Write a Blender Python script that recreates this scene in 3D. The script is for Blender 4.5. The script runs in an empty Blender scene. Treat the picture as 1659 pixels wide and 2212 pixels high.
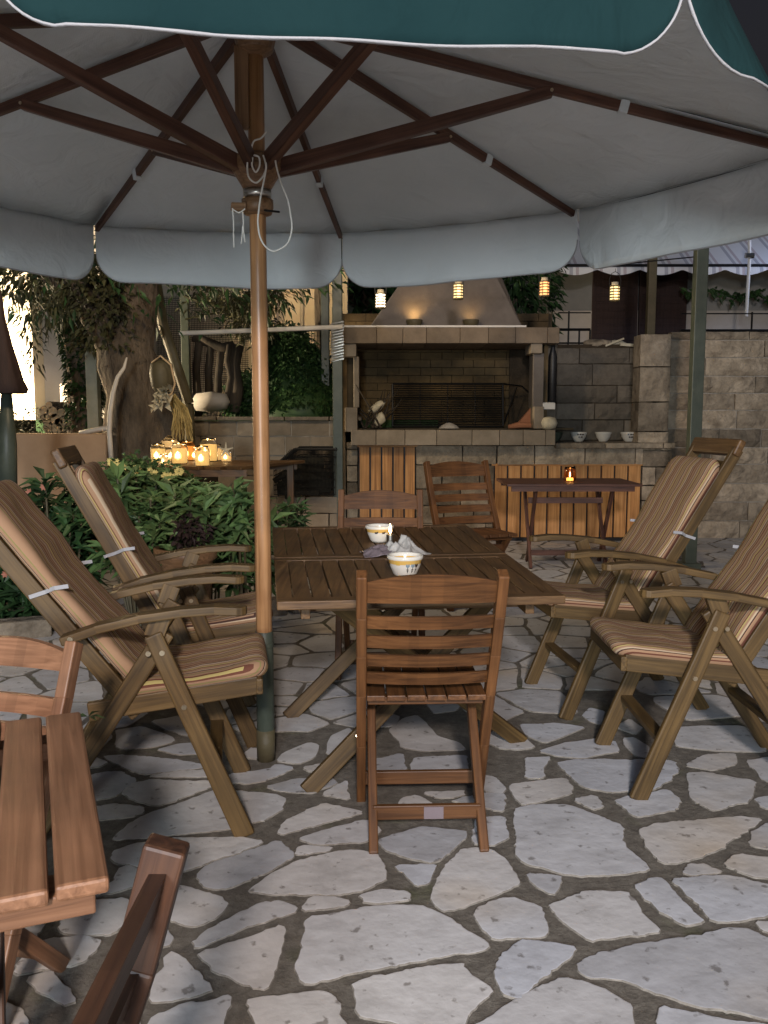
import bpy, math, random
from mathutils import Vector, Matrix, noise
R=math.radians
C=bpy.context.scene.collection
sc=bpy.context.scene
# ------------------------------------------------------------------ camera
H=1.30; FP=1860.0; TH=0.110          # eye height, focal length in px of a 1659 px wide frame, downward pitch
cd=bpy.data.cameras.new('camera'); cam=bpy.data.objects.new('camera',cd); C.objects.link(cam)
cd.sensor_fit='HORIZONTAL'; cd.sensor_width=36.0; cd.lens=36.0*FP/1659.0; cd.clip_start=0.02; cd.clip_end=400
cam.location=(0,0,H); cam.rotation_euler=(math.pi/2-TH,0,0); sc.camera=cam
sc.render.resolution_x=768; sc.render.resolution_y=1024
# ------------------------------------------------------------------ night sky
w=bpy.data.worlds.new("World"); sc.world=w; w.use_nodes=True
nt=w.node_tree; bg=nt.nodes['Background']
sky=nt.nodes.new('ShaderNodeTexSky'); sky.sky_type='NISHITA'; sky.sun_disc=False
sky.sun_elevation=R(-4.0); sky.sun_rotation=R(150)
nt.links.new(sky.outputs[0],bg.inputs[0]); bg.inputs[1].default_value=0.9
# ------------------------------------------------------------------ lamps (house lamps behind the camera, garden flood on the left house, added fill lights)
def area(name,loc,target,size,power,col,shape='DISK',spread=180):
    l=bpy.data.lights.new(name,'AREA'); l.shape=shape; l.size=size; l.energy=power; l.color=col; l.spread=R(spread)
    o=bpy.data.objects.new(name,l); C.objects.link(o); o.location=loc
    o.rotation_euler=(Vector(target)-Vector(loc)).to_track_quat('-Z','Y').to_euler(); return o
def point(name,loc,power,col,rad=0.02):
    l=bpy.data.lights.new(name,'POINT'); l.energy=power; l.color=col; l.shadow_soft_size=rad
    o=bpy.data.objects.new(name,l); C.objects.link(o); o.location=loc; return o
def spot(name,loc,target,power,col,ang=60,blend=.6,rad=.03):
    l=bpy.data.lights.new(name,'SPOT'); l.energy=power; l.color=col; l.spot_size=R(ang); l.spot_blend=blend; l.shadow_soft_size=rad
    o=bpy.data.objects.new(name,l); C.objects.link(o); o.location=loc
    o.rotation_euler=(Vector(target)-Vector(loc)).to_track_quat('-Z','Y').to_euler(); return o
area('house_wall_lamp',(0.2,-3.2,3.05),(0.1,3.2,0.3),0.42,262,(1.0,0.885,0.825))
area('terrace_door_lamp',(-1.0,-4.4,1.72),(0,4,1.4),0.8,185,(0.80,0.90,0.95))
area('cool_fill_light',(-0.6,-4.4,3.2),(0.0,3.5,0.6),2.2,108,(0.52,0.68,1.0))  # soft cool fill added behind the camera, not an actual window
area('garden_fill_light',(-1.5,4.95,2.9),(-2.5,7.6,.9),0.25,17,(1.0,0.74,0.46))  # unseen lamp added to brighten the left wall, trunk and bushes
area('barbecue_fill_light',(-0.3,6.0,2.9),(1.8,9.2,0.9),0.25,22,(1.0,0.78,0.52))  # unseen warm lamp added to brighten the barbecue end
sc.view_settings.view_transform='Standard'; sc.view_settings.look='None'; sc.view_settings.exposure=0.4
sc.cycles.max_bounces=8
# ------------------------------------------------------------------ pixel -> place helpers (frame 1659 x 2212)
def ray(u,v):
    yc=-(v-1106)/FP
    return Vector(((u-829.5)/FP, math.cos(TH)+yc*math.sin(TH), yc*math.cos(TH)-math.sin(TH)))
def PG(u,v,h=0.0):
    r=ray(u,v); t=(h-H)/r.z; return Vector((r.x*t,r.y*t,h))
def P3(u,v,Y):
    r=ray(u,v); t=Y/r.y; return Vector((r.x*t,Y,H+r.z*t))
def px(p):
    z=p[2]-H; d=p[1]*math.cos(TH)-z*math.sin(TH); up=p[1]*math.sin(TH)+z*math.cos(TH)
    if d<=.01: return (1e6,1e6)
    return (829.5+FP*p[0]/d,1106-FP*up/d)
# ------------------------------------------------------------------ materials
def newmat(name):
    m=bpy.data.materials.new(name); m.use_nodes=True; n=m.node_tree
    return m,n,n.nodes['Principled BSDF'],n.nodes,n.links
def ramp(N,stops,interp='LINEAR'):
    r=N.new('ShaderNodeValToRGB'); r.color_ramp.interpolation=interp
    e=r.color_ramp.elements
    while len(e)>1: e.remove(e[0])
    e[0].position=stops[0][0]; e[0].color=(*stops[0][1],1)
    for p,c in stops[1:]:
        k=e.new(p); k.color=(*c,1)
    return r
def noisy(name,c1,c2,scale=4,rough=.8,bump=.2,bscale=40,detail=6,stretch=None,metal=0,spec=.4,island=0.0,dist=.01):
    m,n,b,N,L=newmat(name)
    tc=N.new('ShaderNodeTexCoord'); mp=N.new('ShaderNodeMapping'); L.new(tc.outputs['Object'],mp.inputs[0])
    if stretch: mp.inputs['Scale'].default_value=stretch
    t=N.new('ShaderNodeTexNoise'); t.inputs['Scale'].default_value=scale; t.inputs['Detail'].default_value=detail; t.inputs['Roughness'].default_value=.65
    L.new(mp.outputs[0],t.inputs['Vector'])
    r=ramp(N,[(.3,c1),(.7,c2)]); L.new(t.outputs['Fac'],r.inputs[0])
    out=r.outputs[0]
    if island:
        g=N.new('ShaderNodeNewGeometry'); hs=N.new('ShaderNodeHueSaturation'); L.new(out,hs.inputs['Color'])
        mr=N.new('ShaderNodeMapRange'); mr.inputs[3].default_value=1-island; mr.inputs[4].default_value=1+island
        L.new(g.outputs['Random Per Island'],mr.inputs[0]); L.new(mr.outputs[0],hs.inputs['Value']); out=hs.outputs[0]
    L.new(out,b.inputs['Base Color'])
    b.inputs['Roughness'].default_value=rough; b.inputs['Metallic'].default_value=metal; b.inputs['Specular IOR Level'].default_value=spec
    if bump:
        t2=N.new('ShaderNodeTexNoise'); t2.inputs['Scale'].default_value=bscale; t2.inputs['Detail'].default_value=8; L.new(mp.outputs[0],t2.inputs['Vector'])
        bp=N.new('ShaderNodeBump'); bp.inputs['Strength'].default_value=bump; bp.inputs['Distance'].default_value=dist
        L.new(t2.outputs['Fac'],bp.inputs['Height']); L.new(bp.outputs[0],b.inputs['Normal'])
    return m
def woodmat(name,c1,c2,rough=.5,scale=1.0,island=.12,spec=.4):
    # grain runs along generated long axis: use object-space noise stretched on three axes blended by UV 'grain' attribute
    m,n,b,N,L=newmat(name)
    at=N.new('ShaderNodeAttribute'); at.attribute_name='grain'
    mp=N.new('ShaderNodeMapping'); mp.inputs['Scale'].default_value=(3*scale,85*scale,85*scale); L.new(at.outputs['Vector'],mp.inputs[0])
    t=N.new('ShaderNodeTexNoise'); t.inputs['Scale'].default_value=1.0; t.inputs['Detail'].default_value=6; t.inputs['Distortion'].default_value=.6; L.new(mp.outputs[0],t.inputs['Vector'])
    r=ramp(N,[(.25,tuple(a*.6 for a in c1)),(.38,c1),(.55,tuple((a+d)/2 for a,d in zip(c1,c2))),(.72,c2)]); L.new(t.outputs['Fac'],r.inputs[0])
    tb=N.new('ShaderNodeTexNoise'); tb.inputs['Scale'].default_value=5*scale; tb.inputs['Detail'].default_value=3; L.new(at.outputs['Vector'],tb.inputs['Vector'])
    g=N.new('ShaderNodeNewGeometry'); hs=N.new('ShaderNodeHueSaturation'); L.new(r.outputs[0],hs.inputs['Color'])
    mr=N.new('ShaderNodeMapRange'); mr.inputs[3].default_value=1-island; mr.inputs[4].default_value=1+island; L.new(g.outputs['Random Per Island'],mr.inputs[0])
    mm=N.new('ShaderNodeMath'); mm.operation='MULTIPLY'; mr2=N.new('ShaderNodeMapRange'); mr2.inputs[1].default_value=.3; mr2.inputs[2].default_value=.7; mr2.inputs[3].default_value=.70; mr2.inputs[4].default_value=1.22
    L.new(tb.outputs['Fac'],mr2.inputs[0]); L.new(mr.outputs[0],mm.inputs[0]); L.new(mr2.outputs[0],mm.inputs[1]); L.new(mm.outputs[0],hs.inputs['Value'])
    L.new(hs.outputs[0],b.inputs['Base Color']); b.inputs['Roughness'].default_value=rough; b.inputs['Specular IOR Level'].default_value=spec
    bp=N.new('ShaderNodeBump'); bp.inputs['Strength'].default_value=.4; bp.inputs['Distance'].default_value=.002; L.new(t.outputs['Fac'],bp.inputs['Height']); L.new(bp.outputs[0],b.inputs['Normal'])
    return m
def plain(name,col,rough=.5,metal=0,spec=.5,bump=0,bscale=200,alpha=None):
    m,n,b,N,L=newmat(name); b.inputs['Base Color'].default_value=(*col,1); b.inputs['Roughness'].default_value=rough
    b.inputs['Metallic'].default_value=metal; b.inputs['Specular IOR Level'].default_value=spec
    if bump:
        tc=N.new('ShaderNodeTexCoord'); t=N.new('ShaderNodeTexNoise'); t.inputs['Scale'].default_value=bscale; L.new(tc.outputs['Object'],t.inputs['Vector'])
        bp=N.new('ShaderNodeBump'); bp.inputs['Strength'].default_value=bump; bp.inputs['Distance'].default_value=.002; L.new(t.outputs['Fac'],bp.inputs['Height']); L.new(bp.outputs[0],b.inputs['Normal'])
    return m
def emit(name,col,s):
    m,n,b,N,L=newmat(name); b.inputs['Base Color'].default_value=(*col,1); b.inputs['Emission Color'].default_value=(*col,1); b.inputs['Emission Strength'].default_value=s; return m
def glass(name,col=(1,1,1),rough=.05,ior=1.45):
    m,n,b,N,L=newmat(name); b.inputs['Base Color'].default_value=(*col,1); b.inputs['Roughness'].default_value=rough; b.inputs['IOR'].default_value=ior; b.inputs['Transmission Weight'].default_value=1; return m
M={}
M['chairwood']=woodmat('chair wood',(.090,.036,.011),(.175,.074,.024),.5)
M['pinkwood']=woodmat('pale chair wood',(.180,.085,.043),(.285,.143,.076),.5)
M['darkchair']=woodmat('dark chair wood',(.032,.014,.008),(.085,.038,.019),.55)
M['teak']=woodmat('teak armchair wood',(.072,.041,.012),(.145,.086,.028),.55)
M['tablewood']=woodmat('table wood',(.088,.043,.014),(.172,.092,.032),.5)
M['bistrowood']=woodmat('bistro wood',(.07,.03,.02),(.14,.06,.038),.5)
M['pine']=woodmat('pine planks',(.46,.21,.065),(.68,.36,.13),.55,.6,.16)
M['pole']=woodmat('parasol pole wood',(.30,.15,.062),(.44,.235,.105),.35,.8,0)
M['ribwood']=woodmat('parasol rib wood',(.075,.032,.020),(.14,.065,.040),.45)
M['hubwood']=woodmat('hub wood',(.16,.085,.04),(.28,.16,.08),.45)
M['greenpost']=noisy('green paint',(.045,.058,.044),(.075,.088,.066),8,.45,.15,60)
M['palepost']=noisy('pale grey paint',(.24,.25,.18),(.34,.33,.25),8,.6,.15,60)
M['brownpost']=noisy('brown paint',(.07,.06,.03),(.11,.09,.05),8,.6,.2,60)
M['bark']=noisy('bark',(.045,.034,.024),(.17,.13,.09),7,.95,1.0,22,stretch=(1,1,.35),dist=.05)
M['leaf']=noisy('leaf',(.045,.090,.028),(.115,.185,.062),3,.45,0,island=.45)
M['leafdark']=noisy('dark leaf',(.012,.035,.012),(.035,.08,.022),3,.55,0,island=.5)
M['leafbrown']=noisy('olive leaf',(.028,.030,.012),(.075,.072,.028),3,.6,0,island=.5)
M['flower']=plain('pale yellow flower',(.75,.62,.22),.6)
M['pinkflower']=plain('orange pink flower',(.42,.17,.11),.7)
M['earth']=noisy('earth',(.03,.022,.014),(.07,.05,.03),9,.95,.8,40)
M['grass']=noisy('grass bank',(.012,.035,.012),(.04,.085,.03),14,.9,.9,60,island=.4)
M['plaster']=noisy('plaster',(.40,.36,.32),(.50,.46,.41),2,.9,.25,60)
M['warmplaster']=noisy('warm plaster',(.62,.54,.42),(.72,.64,.52),2,.9,.2,60)
M['tan']=noisy('tan plaster',(.42,.27,.16),(.52,.35,.22),3,.9,.2,60)
M['greyplaster']=noisy('grey plaster',(.20,.20,.19),(.30,.29,.27),1.3,.9,.25,40)
M['stone']=noisy('wall stone',(.15,.12,.085),(.42,.35,.26),6,.9,.9,22,island=.48,dist=.03)
M['stoned']=noisy('old wall stone',(.12,.10,.078),(.23,.195,.15),5,.9,.7,26,island=.3,dist=.02)
M['block']=noisy('pale block stone',(.22,.18,.13),(.36,.30,.23),4,.85,.35,30,island=.22,dist=.01)
M['mortar']=noisy('mortar',(.36,.32,.26),(.50,.45,.38),10,.95,.5,60)
M['darkmortar']=noisy('dark mortar',(.09,.08,.06),(.14,.12,.09),10,.95,.5,60)
M['mantel']=noisy('mantel stone',(.16,.125,.09),(.27,.21,.15),5,.85,.3,30,island=.28)
M['soot']=noisy('sooty brick',(.03,.024,.016),(.085,.065,.038),3,.95,.4,30)
M['sootyback']=noisy('firebrick',(.03,.024,.016),(.20,.135,.06),2.0,.9,.3,30,island=.12)
M['hood']=noisy('hood plaster',(.11,.095,.085),(.20,.175,.155),2.5,.85,.3,30)
M['white']=plain('white paint',(.72,.70,.66),.5)
M['whitecloth']=plain('white webbing',(.34,.335,.34),.85,bump=.6,bscale=260)
M['iron']=plain('black iron',(.02,.02,.02),.5,.6)
M['steel']=plain('steel',(.55,.53,.48),.3,1)
M['bolt']=plain('brass bolt',(.6,.5,.35),.3,1)
M['black']=plain('black plastic',(.012,.012,.014),.5)
M['darkdoor']=noisy('dark brown shutter',(.018,.009,.008),(.04,.02,.017),5,.7,.3,60,stretch=(8,8,.6))
def canvas(name,c1,c2):
    m,n,b,N,L=newmat(name); tc=N.new('ShaderNodeTexCoord')
    t=N.new('ShaderNodeTexNoise'); t.inputs['Scale'].default_value=2.2; t.inputs['Detail'].default_value=7; L.new(tc.outputs['Object'],t.inputs['Vector'])
    r=ramp(N,[(.3,c1),(.7,c2)]); L.new(t.outputs['Fac'],r.inputs[0]); L.new(r.outputs[0],b.inputs['Base Color']); b.inputs['Roughness'].default_value=.9; b.inputs['Specular IOR Level'].default_value=.15
    wv=N.new('ShaderNodeTexWave'); wv.inputs['Scale'].default_value=170; wv.inputs['Distortion'].default_value=.5; L.new(tc.outputs['Object'],wv.inputs['Vector'])
    w2=N.new('ShaderNodeTexWave'); w2.bands_direction='Z'; w2.inputs['Scale'].default_value=170; L.new(tc.outputs['Object'],w2.inputs['Vector'])
    cr=N.new('ShaderNodeTexNoise'); cr.inputs['Scale'].default_value=6; cr.inputs['Detail'].default_value=3; cr.inputs['Distortion'].default_value=1.2; L.new(tc.outputs['Object'],cr.inputs['Vector'])
    ad=N.new('ShaderNodeMath'); ad.operation='ADD'; L.new(wv.outputs['Fac'],ad.inputs[0]); L.new(w2.outputs['Fac'],ad.inputs[1])
    b1=N.new('ShaderNodeBump'); b1.inputs['Strength'].default_value=.25; b1.inputs['Distance'].default_value=.001; L.new(ad.outputs[0],b1.inputs['Height'])
    b2=N.new('ShaderNodeBump'); b2.inputs['Strength'].default_value=.5; b2.inputs['Distance'].default_value=.03; L.new(cr.outputs['Fac'],b2.inputs['Height']); L.new(b1.outputs[0],b2.inputs['Normal']); L.new(b2.outputs[0],b.inputs['Normal'])
    return m
M['lining']=canvas('parasol lining',(.61,.655,.665),(.71,.745,.755))
M['teal']=canvas('parasol green cloth',(.005,.022,.024),(.009,.030,.031))
M['seam']=plain('seam thread',(.10,.11,.11),.9)
M['cord']=plain('cord',(.72,.70,.64),.8)
M['hose']=plain('pale hose',(.62,.56,.48),.45)
M['logend']=noisy('log ends',(.35,.24,.13),(.62,.46,.28),14,.85,.3,50)
M['drywood']=noisy('weathered driftwood',(.022,.018,.013),(.065,.05,.036),6,.9,.7,30,stretch=(1,1,.3))
M['darkwood']=noisy('old dark logs',(.02,.02,.015),(.06,.055,.04),8,.9,.8,30)
M['straw']=noisy('dry grass',(.30,.22,.07),(.50,.38,.16),9,.8,0,island=.3)
M['shell']=noisy('shell',(.42,.37,.26),(.66,.60,.45),14,.6,.3,60)
M['terracotta']=noisy('terracotta',(.30,.12,.06),(.42,.19,.10),6,.85,.2,60)
M['glass']=glass('clear glass'); M['amberglass']=glass('amber glass',(1.0,.62,.35))
M['flame']=emit('flame',(1.0,.66,.30),14.0); M['wax']=emit('glowing wax',(1.0,.62,.20),2.2); M['jarglowdim']=emit('dim jar glow',(1.0,.60,.22),.5)
M['jarglow']=emit('bright jar glow',(1.0,.60,.18),.55); M['glow']=emit('lit lantern band',(1.0,.62,.26),1.2); M['glowwhite']=emit('bright candle lantern',(1.0,.86,.66),4.0)
M['glowpale']=emit('pale lantern band',(1.0,.76,.36),1.0); M['gloworange']=emit('orange lantern band',(1.0,.42,.16),1.1)
M['bulb']=emit('lamp bulb',(1.0,.7,.35),12.0)
def pavemat():
    m,n,b,N,L=newmat('paving stone')
    tc=N.new('ShaderNodeTexCoord')
    t=N.new('ShaderNodeTexNoise'); t.inputs['Scale'].default_value=5; t.inputs['Detail'].default_value=9; t.inputs['Roughness'].default_value=.7; L.new(tc.outputs['Object'],t.inputs['Vector'])
    r=ramp(N,[(.25,(.42,.412,.405)),(.5,(.57,.563,.56)),(.8,(.66,.657,.66))]); L.new(t.outputs['Fac'],r.inputs[0])
    t3=N.new('ShaderNodeTexNoise'); t3.inputs['Scale'].default_value=26; t3.inputs['Detail'].default_value=4; L.new(tc.outputs['Object'],t3.inputs['Vector'])
    r3=ramp(N,[(.30,(.33,.30,.27)),(.37,(1,1,1))]); L.new(t3.outputs['Fac'],r3.inputs[0])
    mx=N.new('ShaderNodeMixRGB'); mx.blend_type='MULTIPLY'; mx.inputs[0].default_value=.75; L.new(r.outputs[0],mx.inputs[1]); L.new(r3.outputs[0],mx.inputs[2])
    g=N.new('ShaderNodeNewGeometry'); r4=ramp(N,[(0,(.74,.75,.78)),(.3,(1,.975,.94)),(.6,(.88,.91,.97)),(.8,(1.05,1.03,1.0)),(1,(.96,.91,.85))]); L.new(g.outputs['Random Per Island'],r4.inputs[0])
    m2=N.new('ShaderNodeMixRGB'); m2.blend_type='MULTIPLY'; m2.inputs[0].default_value=1; L.new(mx.outputs[0],m2.inputs[1]); L.new(r4.outputs[0],m2.inputs[2])
    # one yellowish stain region tone
    t5=N.new('ShaderNodeTexNoise'); t5.inputs['Scale'].default_value=1.3; t5.inputs['Detail'].default_value=3; L.new(tc.outputs['Object'],t5.inputs['Vector'])
    r5=ramp(N,[(.55,(1,1,1)),(.72,(1.0,.88,.72))]); L.new(t5.outputs['Fac'],r5.inputs[0])
    m3=N.new('ShaderNodeMixRGB'); m3.blend_type='MULTIPLY'; m3.inputs[0].default_value=1; L.new(m2.outputs[0],m3.inputs[1]); L.new(r5.outputs[0],m3.inputs[2])
    L.new(m3.outputs[0],b.inputs['Base Color']); b.inputs['Roughness'].default_value=.75; b.inputs['Specular IOR Level'].default_value=.25
    t6=N.new('ShaderNodeTexNoise'); t6.inputs['Scale'].default_value=14; t6.inputs['Detail'].default_value=10; L.new(tc.outputs['Object'],t6.inputs['Vector'])
    bp=N.new('ShaderNodeBump'); bp.inputs['Strength'].default_value=.35; bp.inputs['Distance'].default_value=.015; L.new(t6.outputs['Fac'],bp.inputs['Height'])
    L.new(bp.outputs[0],b.inputs['Normal']); return m
M['pave']=pavemat(); M['paveedge']=noisy('dark stone edge',(.16,.14,.115),(.34,.31,.27),30,.95,.6,60)  # stone sides: joint dirt tone, darkened to offset bright grazing light
def jointmat():
    m,n,b,N,L=newmat('joint mortar')
    tc=N.new('ShaderNodeTexCoord'); t=N.new('ShaderNodeTexNoise'); t.inputs['Scale'].default_value=22; t.inputs['Detail'].default_value=10; t.inputs['Roughness'].default_value=.75; L.new(tc.outputs['Object'],t.inputs['Vector'])
    r=ramp(N,[(.3,(.085,.074,.060)),(.5,(.155,.136,.110)),(.75,(.26,.235,.195))]); L.new(t.outputs['Fac'],r.inputs[0])
    t2=N.new('ShaderNodeTexNoise'); t2.inputs['Scale'].default_value=3.5; t2.inputs['Detail'].default_value=5; L.new(tc.outputs['Object'],t2.inputs['Vector'])
    r2=ramp(N,[(.60,(1,1,1)),(.74,(.62,.74,.42))]); L.new(t2.outputs['Fac'],r2.inputs[0])
    mx=N.new('ShaderNodeMixRGB'); mx.blend_type='MULTIPLY'; mx.inputs[0].default_value=1; L.new(r.outputs[0],mx.inputs[1]); L.new(r2.outputs[0],mx.inputs[2]); L.new(mx.outputs[0],b.inputs['Base Color'])
    b.inputs['Roughness'].default_value=.95
    bp=N.new('ShaderNodeBump'); bp.inputs['Strength'].default_value=.8; bp.inputs['Distance'].default_value=.012; L.new(t.outputs['Fac'],bp.inputs['Height']); L.new(bp.outputs[0],b.inputs['Normal']); return m
M['joint']=jointmat()
def stripemat():
    m,n,b,N,L=newmat('striped cushion cloth')
    at=N.new('ShaderNodeAttribute'); at.attribute_name='grain'
    sp=N.new('ShaderNodeSeparateXYZ'); L.new(at.outputs['Vector'],sp.inputs[0])
    ml=N.new('ShaderNodeMath'); ml.operation='MULTIPLY'; ml.inputs[1].default_value=6.2; L.new(sp.outputs['Y'],ml.inputs[0])
    fr=N.new('ShaderNodeMath'); fr.operation='FRACT'; L.new(ml.outputs[0],fr.inputs[0])
    A=(.34,.205,.12);B_=(.14,.055,.035);Y_=(.43,.34,.13);D_=(.07,.035,.027);W_=(.47,.36,.24);G_=(.24,.21,.08)
    r=ramp(N,[(0,A),(.06,B_),(.10,A),(.17,D_),(.20,W_),(.25,A),(.31,Y_),(.35,B_),(.38,A),(.47,W_),(.50,D_),(.53,A),(.60,G_),(.63,A),(.70,B_),(.74,Y_),(.78,A),(.85,D_),(.87,W_),(.90,A),(.95,B_),(.975,A)],'CONSTANT')
    L.new(fr.outputs[0],r.inputs[0]); L.new(r.outputs[0],b.inputs['Base Color']); b.inputs['Roughness'].default_value=.9; b.inputs['Specular IOR Level'].default_value=.15
    tc=N.new('ShaderNodeTexCoord'); t=N.new('ShaderNodeTexNoise'); t.inputs['Scale'].default_value=400; L.new(tc.outputs['Object'],t.inputs['Vector'])
    bp=N.new('ShaderNodeBump'); bp.inputs['Strength'].default_value=.3; bp.inputs['Distance'].default_value=.002; L.new(t.outputs['Fac'],bp.inputs['Height']); L.new(bp.outputs[0],b.inputs['Normal']); return m
M['stripe']=stripemat()
def awnmat():
    m,n,b,N,L=newmat('striped awning cloth')
    tc=N.new('ShaderNodeTexCoord'); sp=N.new('ShaderNodeSeparateXYZ'); L.new(tc.outputs['Object'],sp.inputs[0])
    ml=N.new('ShaderNodeMath'); ml.operation='MULTIPLY'; ml.inputs[1].default_value=3.2; L.new(sp.outputs['X'],ml.inputs[0])
    fr=N.new('ShaderNodeMath'); fr.operation='FRACT'; L.new(ml.outputs[0],fr.inputs[0])
    r=ramp(N,[(0,(.70,.70,.70)),(.45,(.42,.42,.45)),(.6,(.70,.70,.70)),(.72,(.50,.44,.45)),(.85,(.70,.70,.70))],'CONSTANT'); L.new(fr.outputs[0],r.inputs[0]); L.new(r.outputs[0],b.inputs['Base Color']); b.inputs['Roughness'].default_value=.9; return m
M['awning']=awnmat()
# ------------------------------------------------------------------ mesh builder
rnd=random.Random(7)
class MB:
    def __init__(s): s.v=[]; s.f=[]; s.g=[]; s.mi=[]; s.m=0
    def add(s,vs,fs,gs=None):
        o=len(s.v); s.v+=[Vector(p) for p in vs]; s.f+=[tuple(i+o for i in f) for f in fs]
        s.g+=[tuple(q) for q in (gs if gs else vs)]; s.mi+=[s.m]*len(fs)
    def beam(s,p0,p1,w,t,up=(0,0,1),w1=None,t1=None):
        # w across, t along 'up'; tapered to w1,t1
        p0=Vector(p0);p1=Vector(p1); d=(p1-p0); Ln=d.length; d.normalize(); up=Vector(up)
        a=d.cross(up)
        if a.length<1e-5: a=d.cross(Vector((1,0,0)))
        a.normalize(); b=a.cross(d); w1=w if w1 is None else w1; t1=t if t1 is None else t1
        vs=[];gs=[]; o=rnd.random()*50
        for (p,ww,tt,l) in ((p0,w,t,0),(p1,w1,t1,Ln)):
            for sx,sy in ((-1,-1),(1,-1),(1,1),(-1,1)):
                vs.append(p+a*(sx*ww/2)+b*(sy*tt/2)); gs.append((l+o,sx*ww/2+o,sy*tt/2))
        s.add(vs,[(3,2,1,0),(4,5,6,7),(0,1,5,4),(1,2,6,5),(2,3,7,6),(3,0,4,7)],gs)
    def box(s,c,size,rz=0.0):
        c=Vector(c);x,y,z=[q/2 for q in size]; Mx=Matrix.Rotation(rz,3,'Z')
        vs=[c+Mx@Vector((a*x,b*y,d*z)) for d in(-1,1) for a,b in((-1,-1),(1,-1),(1,1),(-1,1))]
        o=rnd.random()*50
        gs=[(a*x+o,b*y+o,d*z) for d in(-1,1) for a,b in((-1,-1),(1,-1),(1,1),(-1,1))]
        if size[2]>size[0]: gs=[(g[2]+o,g[0],g[1]) for g in gs]
        s.add(vs,[(3,2,1,0),(4,5,6,7),(0,1,5,4),(1,2,6,5),(2,3,7,6),(3,0,4,7)],gs)
    def tube(s,pts,r,seg=8,closed=False,cap=True,flat=1.0,rough=0,fr=6):
        pts=[Vector(p) for p in pts]; n=len(pts); rr=r if isinstance(r,(list,tuple)) else [r]*n
        prev=None; vs=[];gs=[];l=0;o=rnd.random()*50
        for i,p in enumerate(pts):
            a=pts[(i+1)%n] if (closed or i<n-1) else p; c=pts[i-1] if (closed or i>0) else p
            d=(a-c).normalized()
            if prev is None:
                u=d.cross(Vector((0,0,1)));
                if u.length<1e-3: u=d.cross(Vector((1,0,0)))
            else: u=prev-d*prev.dot(d)
            u.normalize(); prev=u; v=d.cross(u)
            if i: l+=(p-pts[i-1]).length
            for k in range(seg):
                an=2*math.pi*k/seg; q=rr[i]
                if rough: q*=1+rough*noise.noise(Vector((math.cos(an)*1.5,math.sin(an)*1.5,l*fr+o)))
                vs.append(p+u*math.cos(an)*q+v*math.sin(an)*q*flat); gs.append((l+o,math.cos(an)*rr[i]+o,math.sin(an)*rr[i]))
        fs=[]
        for i in range(n if closed else n-1):
            for k in range(seg):
                a=i*seg+k;b=i*seg+(k+1)%seg;c=((i+1)%n)*seg+(k+1)%seg;d=((i+1)%n)*seg+k; fs.append((a,b,c,d))
        if cap and not closed: fs.append(tuple(range(seg-1,-1,-1))); fs.append(tuple((n-1)*seg+k for k in range(seg)))
        s.add(vs,fs,gs)
    def lathe(s,prof,c=(0,0,0),seg=20,capb=True,capt=True):
        c=Vector(c); vs=[]; fs=[]; n=len(prof)
        for r,z in prof:
            for k in range(seg):
                an=2*math.pi*k/seg; vs.append(c+Vector((r*math.cos(an),r*math.sin(an),z)))
        for i in range(n-1):
            for k in range(seg): fs.append((i*seg+k,i*seg+(k+1)%seg,(i+1)*seg+(k+1)%seg,(i+1)*seg+k))
        if capb: fs.append(tuple(range(seg-1,-1,-1)))
        if capt: fs.append(tuple((n-1)*seg+k for k in range(seg)))
        s.add(vs,fs)
    def leaf(s,p,d,n,L_,W,fold=.25,droop=.3):
        p=Vector(p); d=Vector(d).normalized(); n=Vector(n); a=d.cross(n)
        if a.length<1e-4: a=d.cross(Vector((1,0,0)))
        a.normalize(); n=a.cross(d)
        dr=Vector((0,0,-1))*droop*L_
        p1=p+d*L_*.45+dr*.2; p2=p+d*L_+dr
        s.add([p,p1+a*W/2+n*fold*W,p1,p1-a*W/2+n*fold*W,p2],[(0,2,1),(0,3,2),(1,2,4),(2,3,4)])
    def build(s,name,mat,parent=None,world=False,bevel=0,smooth=False,base=None,loc=None):
        off=Vector((0,0,0))
        if world and parent is not None: 
            q=parent
            while q is not None: off+=q.location; q=q.parent
        if base is not None: off=Vector(base)
        me=bpy.data.meshes.new(name); me.from_pydata([v-off for v in s.v],[],s.f)
        mats=mat if isinstance(mat,(list,tuple)) else [mat]
        for m in mats: me.materials.append(m)
        at=me.attributes.new('grain','FLOAT_VECTOR','POINT')
        fl=[c for g in s.g for c in g]; at.data.foreach_set('vector',fl)
        if any(s.mi): me.polygons.foreach_set('material_index',s.mi)
        if smooth: me.polygons.foreach_set('use_smooth',[True]*len(me.polygons))
        me.update(); o=bpy.data.objects.new(name,me); C.objects.link(o)
        if base is not None: o.location=base
        if loc is not None: o.location=loc
        if parent is not None: o.parent=parent
        if bevel:
            b=o.modifiers.new('bevel','BEVEL'); b.width=bevel; b.segments=2; b.limit_method='ANGLE'; b.angle_limit=R(40)
            if smooth is False:
                pass
        return o
def tag(o,label,cat,group=None):
    o['label']=label; o['category']=cat
    if group: o['group']=group
    return o
def thing(name,label,cat,loc=(0,0,0),rz=0.0,group=None):
    o=bpy.data.objects.new(name,None); C.objects.link(o); o.empty_display_size=.1; o.location=loc; o.rotation_euler=(0,0,rz)
    return tag(o,label,cat,group)
def struct(o,kind='structure'): o['kind']=kind; return o
def dup(root,loc,rz,label,group=None):
    r=root.copy(); C.objects.link(r); r.location=loc; r.rotation_euler=(0,0,rz); r['label']=label
    if group: r['group']=group
    for ch in list(root.children):
        c=ch.copy(); C.objects.link(c); c.parent=r
        for g in list(ch.children):
            d=g.copy(); C.objects.link(d); d.parent=c
    return r
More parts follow.
